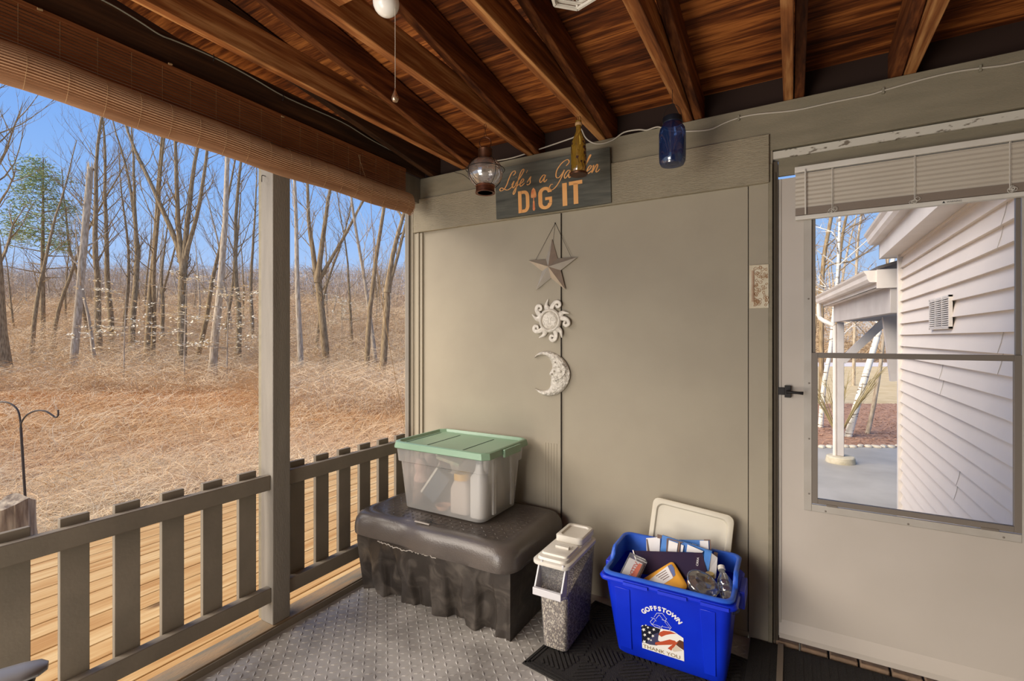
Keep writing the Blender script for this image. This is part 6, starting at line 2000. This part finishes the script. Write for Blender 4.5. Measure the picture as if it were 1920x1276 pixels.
for k in range(nl):
    zz = z0v + .018 + (z1v - z0v - .036) * k / (nl - 1)
    mb.add([(HX - .030, y0v + .01, zz - .006), (HX - .030, y1v - .01, zz - .006), (HX - .018, y1v - .01, zz + .002), (HX - .018, y0v + .01, zz + .002), (HX - .030, y0v + .01, zz + .001), (HX - .030, y1v - .01, zz + .001), (HX - .018, y1v - .01, zz + .006), (HX - .018, y0v + .01, zz + .006)],
           [(0, 3, 2, 1), (4, 5, 6, 7), (0, 1, 5, 4), (2, 3, 7, 6), (0, 4, 7, 3), (1, 2, 6, 5)])
mb.build('louvres', white_trim, VG, smooth=False)
MB().box(HX - .013, HX - .009, y0v + .008, y1v - .008, z0v + .008, z1v - .008).build('backing', mat('vent_dark', G(96, 90, 84), .9), VG)

# side porch: roof edge with gutter, beam, post, brace
SP_ = empty('side_porch', (.62, 7.6, GZ), 'grey porch of the wing with white gutter, timber post and diagonal brace', 'porch')
pr = at(1687, 577, t=4.75); plf = at(1569, 609, t=7.75)
bz_ = (pr.z + plf.z) / 2
A_, B_v = Vector((pr.x + .12, pr.y - .6, bz_)), Vector((plf.x, plf.y, bz_))
dirp = (B_v - A_).normalized()
A_ = Vector((pr.x, pr.y, bz_)) - dirp * -.12
hb_ = .27
MB().bar(A_ + Vector((0, 0, hb_ / 2)), B_v + Vector((0, 0, hb_ / 2)), .09, hb_).build('beam', grey_porch, SP_, bevel=.004)
sidep = Vector((-dirp.y, dirp.x, 0));
if sidep.x > 0: sidep = -sidep
# cross beam at the far end and rear post
MB().bar(B_v + Vector((-.04, .0, .09)), B_v + Vector((2.6, .1, .09)), .09, .16).build('end_beam', grey_porch, SP_)
post_p = Vector((B_v.x + .045, B_v.y - .05, 0))
zt_ = bz_
MB().box(post_p.x - .045, post_p.x + .045, post_p.y - .045, post_p.y + .045, GZ + .12, zt_).build('post', grey_porch, SP_, bevel=.006)
MB().lathe([(.0, -.02), (.20, -.02), (.205, .03), (.195, .10), (.18, .115), (0, .118)], c=(post_p.x, post_p.y, GZ), n=24).build('footing', concrete, SP_)
MB().bar((post_p.x + .02, post_p.y, zt_ - .62), (post_p.x + .56, post_p.y + .02, zt_ + .0), .09, .11).build('brace', grey_porch, SP_)
pr2 = at(1676, 600, t=5.6)
MB().bar((pr2.x + .03, pr2.y, bz_ - .75), (pr2.x - .04, pr2.y + .02, bz_), .10, .13, up=(1, 0, 0)).build('brace', grey_porch, SP_)
# soffit, fascia and gutter above the beam
off = sidep * .20
f0 = at(1668, 545, t=4.75); 
zf = bz_ + hb_
MB().bar(A_ + sidep * .06 + Vector((0, 0, hb_ + .01)), B_v + dirp * .25 + sidep * .06 + Vector((0, 0, hb_ + .01)), .17, .02).build('soffit', white_trim, SP_)
MB().bar(A_ + sidep * .14 + Vector((0, 0, hb_ + .08)), B_v + dirp * .25 + sidep * .14 + Vector((0, 0, hb_ + .08)), .02, .16).build('fascia', white_trim, SP_)
mb = MB(); ga, gb_ = A_ + sidep * .15 + Vector((0, 0, hb_ + .05)), B_v + dirp * .35 + sidep * .15 + Vector((0, 0, hb_ + .05))
gutter(mb, ga, gb_, .12, .12); mb.build('gutter', white_trim, SP_, smooth=False)
mb = MB()
r0_, r1_ = ga + Vector((0, 0, .13)), gb_ + Vector((0, 0, .13))
vs = [r0_, r1_, r1_ + Vector((3, .2, .9)), r0_ + Vector((3, .2, .9))]
mb.add(vs + [v + Vector((0, 0, .03)) for v in vs], [(0, 3, 2, 1), (4, 5, 6, 7), (0, 1, 5, 4), (1, 2, 6, 5), (2, 3, 7, 6), (3, 0, 4, 7)]); mb.build('roof', mat('porch_shingle', G(100, 94, 90), .9), SP_, smooth=False)
e0 = A_ - dirp * .01
MB().bar(e0 + sidep * .16 + Vector((0, 0, hb_ + .08)), e0 - sidep * .12 + Vector((0, 0, hb_ + .08)), .02, .19).build('end_board', white_trim, SP_)
ge_ = gb_ + sidep * .06 - dirp * .12
mb = MB().tube(spline([ge_, ge_ + Vector((0, 0, -.16)), ge_ + Vector((.03, -.02, -.26)), (post_p.x - .075, post_p.y + .0, bz_ - .06)], 5), .034, 10)
mb.tube([(post_p.x - .075, post_p.y, bz_ - .05), (post_p.x - .075, post_p.y, GZ + .1)], .028, 10)
mb.build('downspout', white_trim, SP_)

# patio, edging, mulch, lawn, road
asphalt = mat('grey_patio', G(158, 152, 142), .6, c2=G(176, 170, 160), ns=1.4, bump=.2, bs=120)
def strip(name, m, t0, t1, z, u0=-.1, u1=2.2, extra=0, kind='structure', label=None, cat=None):
    vs = []
    for t in (t0, t1):
        for u in (u0, u1):
            q_ = FW * t + RT * (u * t); vs.append((q_.x, q_.y, GZ + z))
    mb = MB().add([vs[0], vs[1], vs[3], vs[2]] + [(a, b, c - .4) for a, b, c in (vs[0], vs[1], vs[3], vs[2])], [(0, 1, 2, 3), (7, 6, 5, 4), (0, 4, 5, 1), (1, 5, 6, 2), (2, 6, 7, 3), (3, 7, 4, 0)])
    return tag(mb.build(name, m, smooth=False), label, cat, kind=kind)
mb = MB().box(-1.9, 6, 2.62, 2.63, GZ - .1, -.03)
tag(mb.build('foundation', concrete), kind='structure')
strip('patio', asphalt, 3.4, 8.75, .015, u0=-.0)
mulch_m = mat('bark_mulch', G(150, 108, 82), .9, c2=G(192, 152, 124), ns=26, bump=1, bs=40)
strip('mulch_bed', mulch_m, 8.75, 14.4, .03, u0=.35)
strip('lawn', mat('dormant_lawn', G(214, 190, 146), .9, c2=G(198, 172, 126), ns=2.5), 14.4, 33, .0 + .02, u0=.35)
strip('road', mat('pale_road', G(214, 206, 202), .9), 33, 38, .05, u0=.35)
V, F = strands(6000, 8, lambda r, n: field(r, n, 8.9, 14.4, .5, 1.1) + np.array([0, 0, .04]), lambda r, n: r.uniform(.04, .14, n), lambda r, n, P: .012 + .01 * r.uniform(0, 1, n), lambda r, n: r.uniform(0, .5, n), segs=2)
tag(np_mesh('wood_mulch', V, F, mulch_m), 'shredded bark mulch spread under the birches', 'mulch', kind='stuff')
rr = random.Random(21)
stone_m = mat('edging_stone', G(214, 204, 184), .9, c2=G(186, 174, 154), ns=8, bump=.5)
for k in range(11):
    px = 1541 + k * 14.5
    q_ = floor_at(px, 8.75 + rr.uniform(-.03, .05)); q_.z = GZ + .015
    mb = MB().lathe([(0, -.03), (.07, -.02), (.082, .01), (.06, .035), (.02, .042), (0, .042)], c=(0, 0, 0), n=9, sx=rr.uniform(.8, 1.2), sy=rr.uniform(.6, .9))
    o = mb.build('edging_stone', stone_m); o.location = q_; o.rotation_euler = (0, 0, rr.uniform(0, 3))
    tag(o, 'low pale stone in the edging between the patio and the mulch bed', 'stone', 'edging stones along the mulch bed')
# birches and shrubs
def trunk_px(name, pts_px, t, wpx, m, label, branches=6, seed=0, cat='tree', group=None):
    r = random.Random(seed)
    P_ = [at(a, b, t=t + (i * .06)) for i, (a, b) in enumerate(pts_px)]
    P_[0].z = gz(P_[0].x, P_[0].y) - .05
    r0 = wpx / FOC * t / 2
    S_ = spline(P_, 5)
    m_ = len(S_) - 1
    mb = MB().tube(S_, [r0 * (1 - .6 * i / m_) for i in range(m_ + 1)], 8)
    for k in range(branches):
        i = r.randint(m_ // 3, m_); c = S_[i]; a = r.uniform(0, 6.28); L_ = r.uniform(.5, 2.2)
        e1 = c + Vector((math.cos(a), math.sin(a), .9)).normalized() * L_ * .5
        e2 = e1 + Vector((math.cos(a + .3), math.sin(a + .3), .5)).normalized() * L_ * .5
        mb.tube([c, e1, e2], [r0 * .3, r0 * .2, .004], 4, caps=False)
        for q in range(4):
            s0 = e1.lerp(e2, r.random()); a2 = a + r.uniform(-1, 1)
            mb.tube([s0, s0 + Vector((math.cos(a2), math.sin(a2), r.uniform(.0, .8))) * L_ * .35], [r0 * .12 + .002, .002], 3, caps=False)
    o = mb.build(name, m, angle=60)
    return tag(o, label, cat, group)
trunk_px('birch_tree', [(1588, 828), (1612, 740), (1636, 660), (1650, 610), (1668, 520), (1690, 400), (1720, 220)], 9.6, 13, barks['birch'], 'white birch leaning behind the porch post', 10, 1)
trunk_px('birch_tree', [(1538, 790), (1545, 720), (1556, 660), (1562, 600), (1570, 520), (1575, 400), (1580, 250)], 10.6, 9, barks['birch'], 'slim white birch nearest the door stile', 9, 2)
trunk_px('bare_tree', [(1625, 828), (1638, 760), (1650, 690), (1656, 640), (1664, 560), (1666, 430), (1680, 250)], 9.9, 8, barks['grey'], 'thin tan trunk right of the leaning white birch', 8, 3)
trunk_px('bare_tree', [(1541, 720), (1540, 620), (1543, 500), (1556, 420), (1566, 370), (1580, 240), (1590, 60)], 13.5, 9, barks['brown'], 'tall brown tree rising above the porch gutter', 16, 4)
trunk_px('bare_tree', [(1567, 720), (1568, 600), (1572, 510), (1580, 440), (1590, 380), (1597, 250), (1610, 60)], 14.5, 7, barks['brown'], 'brown tree just right of the tall one above the porch gutter', 16, 5)
trunk_px('bare_tree', [(1600, 720), (1603, 600), (1606, 500), (1610, 440), (1618, 370), (1625, 220)], 20, 6, barks['grey'], 'slim grey tree showing between the porch gutter and the eave', 16, 6)
trunk_px('bare_tree', [(1520, 720), (1530, 600), (1548, 505), (1600, 488), (1650, 455), (1700, 430)], 15, 4, barks['brown'], 'tree with a long limb sweeping across the sky toward the eave', 10, 7)
# twiggy shrub by the post
p = floor_at(1572, 9.6)
mb = MB(); r_ = random.Random(44)
for k in range(26):
    a = r_.uniform(0, 6.28); o1 = Vector((math.cos(a) * .35, math.sin(a) * .35, .75)) * r_.uniform(.7, 1.2)
    o2 = o1 + Vector((math.cos(a) * .35, math.sin(a) * .35, .6)) * r_.uniform(.5, 1.1)
    mb.tube([p, p + o1, p + o2], [.014, .009, .003], 4, caps=False)
    for q in range(4):
        s0 = p + o1.lerp(o2, r_.random()); a2 = a + r_.uniform(-1.2, 1.2)
        mb.tube([s0, s0 + Vector((math.cos(a2) * .2, math.sin(a2) * .2, .25))], [.005, .002], 3, caps=False)
tag(mb.build('shrub', mat('olive_twig', G(164, 148, 104), .8)), 'twiggy olive shrub growing behind the white porch post', 'shrub')
# wood beyond the road
rr = random.Random(5)
for k in range(34):
    t = rr.uniform(42, 70); u = rr.uniform(.58, .95)
    o = made[k % 5].copy(); COL.objects.link(o)
    q = FW * t + RT * (u * t)
    o.location = (q.x, q.y, gz(q.x, q.y) - .1); o.rotation_euler = (0, 0, rr.uniform(0, 6.3)); s_ = rr.uniform(.7, 1.1); o.scale = (s_, s_, s_)
    tag(o, 'slender bare tree beyond the road, seen through the door window', 'tree', 'slender trees beyond the road')
V, F = strands(15000, 11, lambda r, n: field(r, n, 39, 60, .5, 1.0) + np.stack([np.zeros(n), np.zeros(n), 7 * r.uniform(0, 1, n) ** 1.5], 1), lambda r, n: r.uniform(.6, 2.4, n), lambda r, n, P: .02 + .02 * r.uniform(0, 1, n), lambda r, n: r.uniform(.3, 1.5, n), flat=.8, segs=4)
tag(np_mesh('undergrowth', V, F, brush_m), 'hazy tan brush beyond the road', 'undergrowth', kind='stuff')
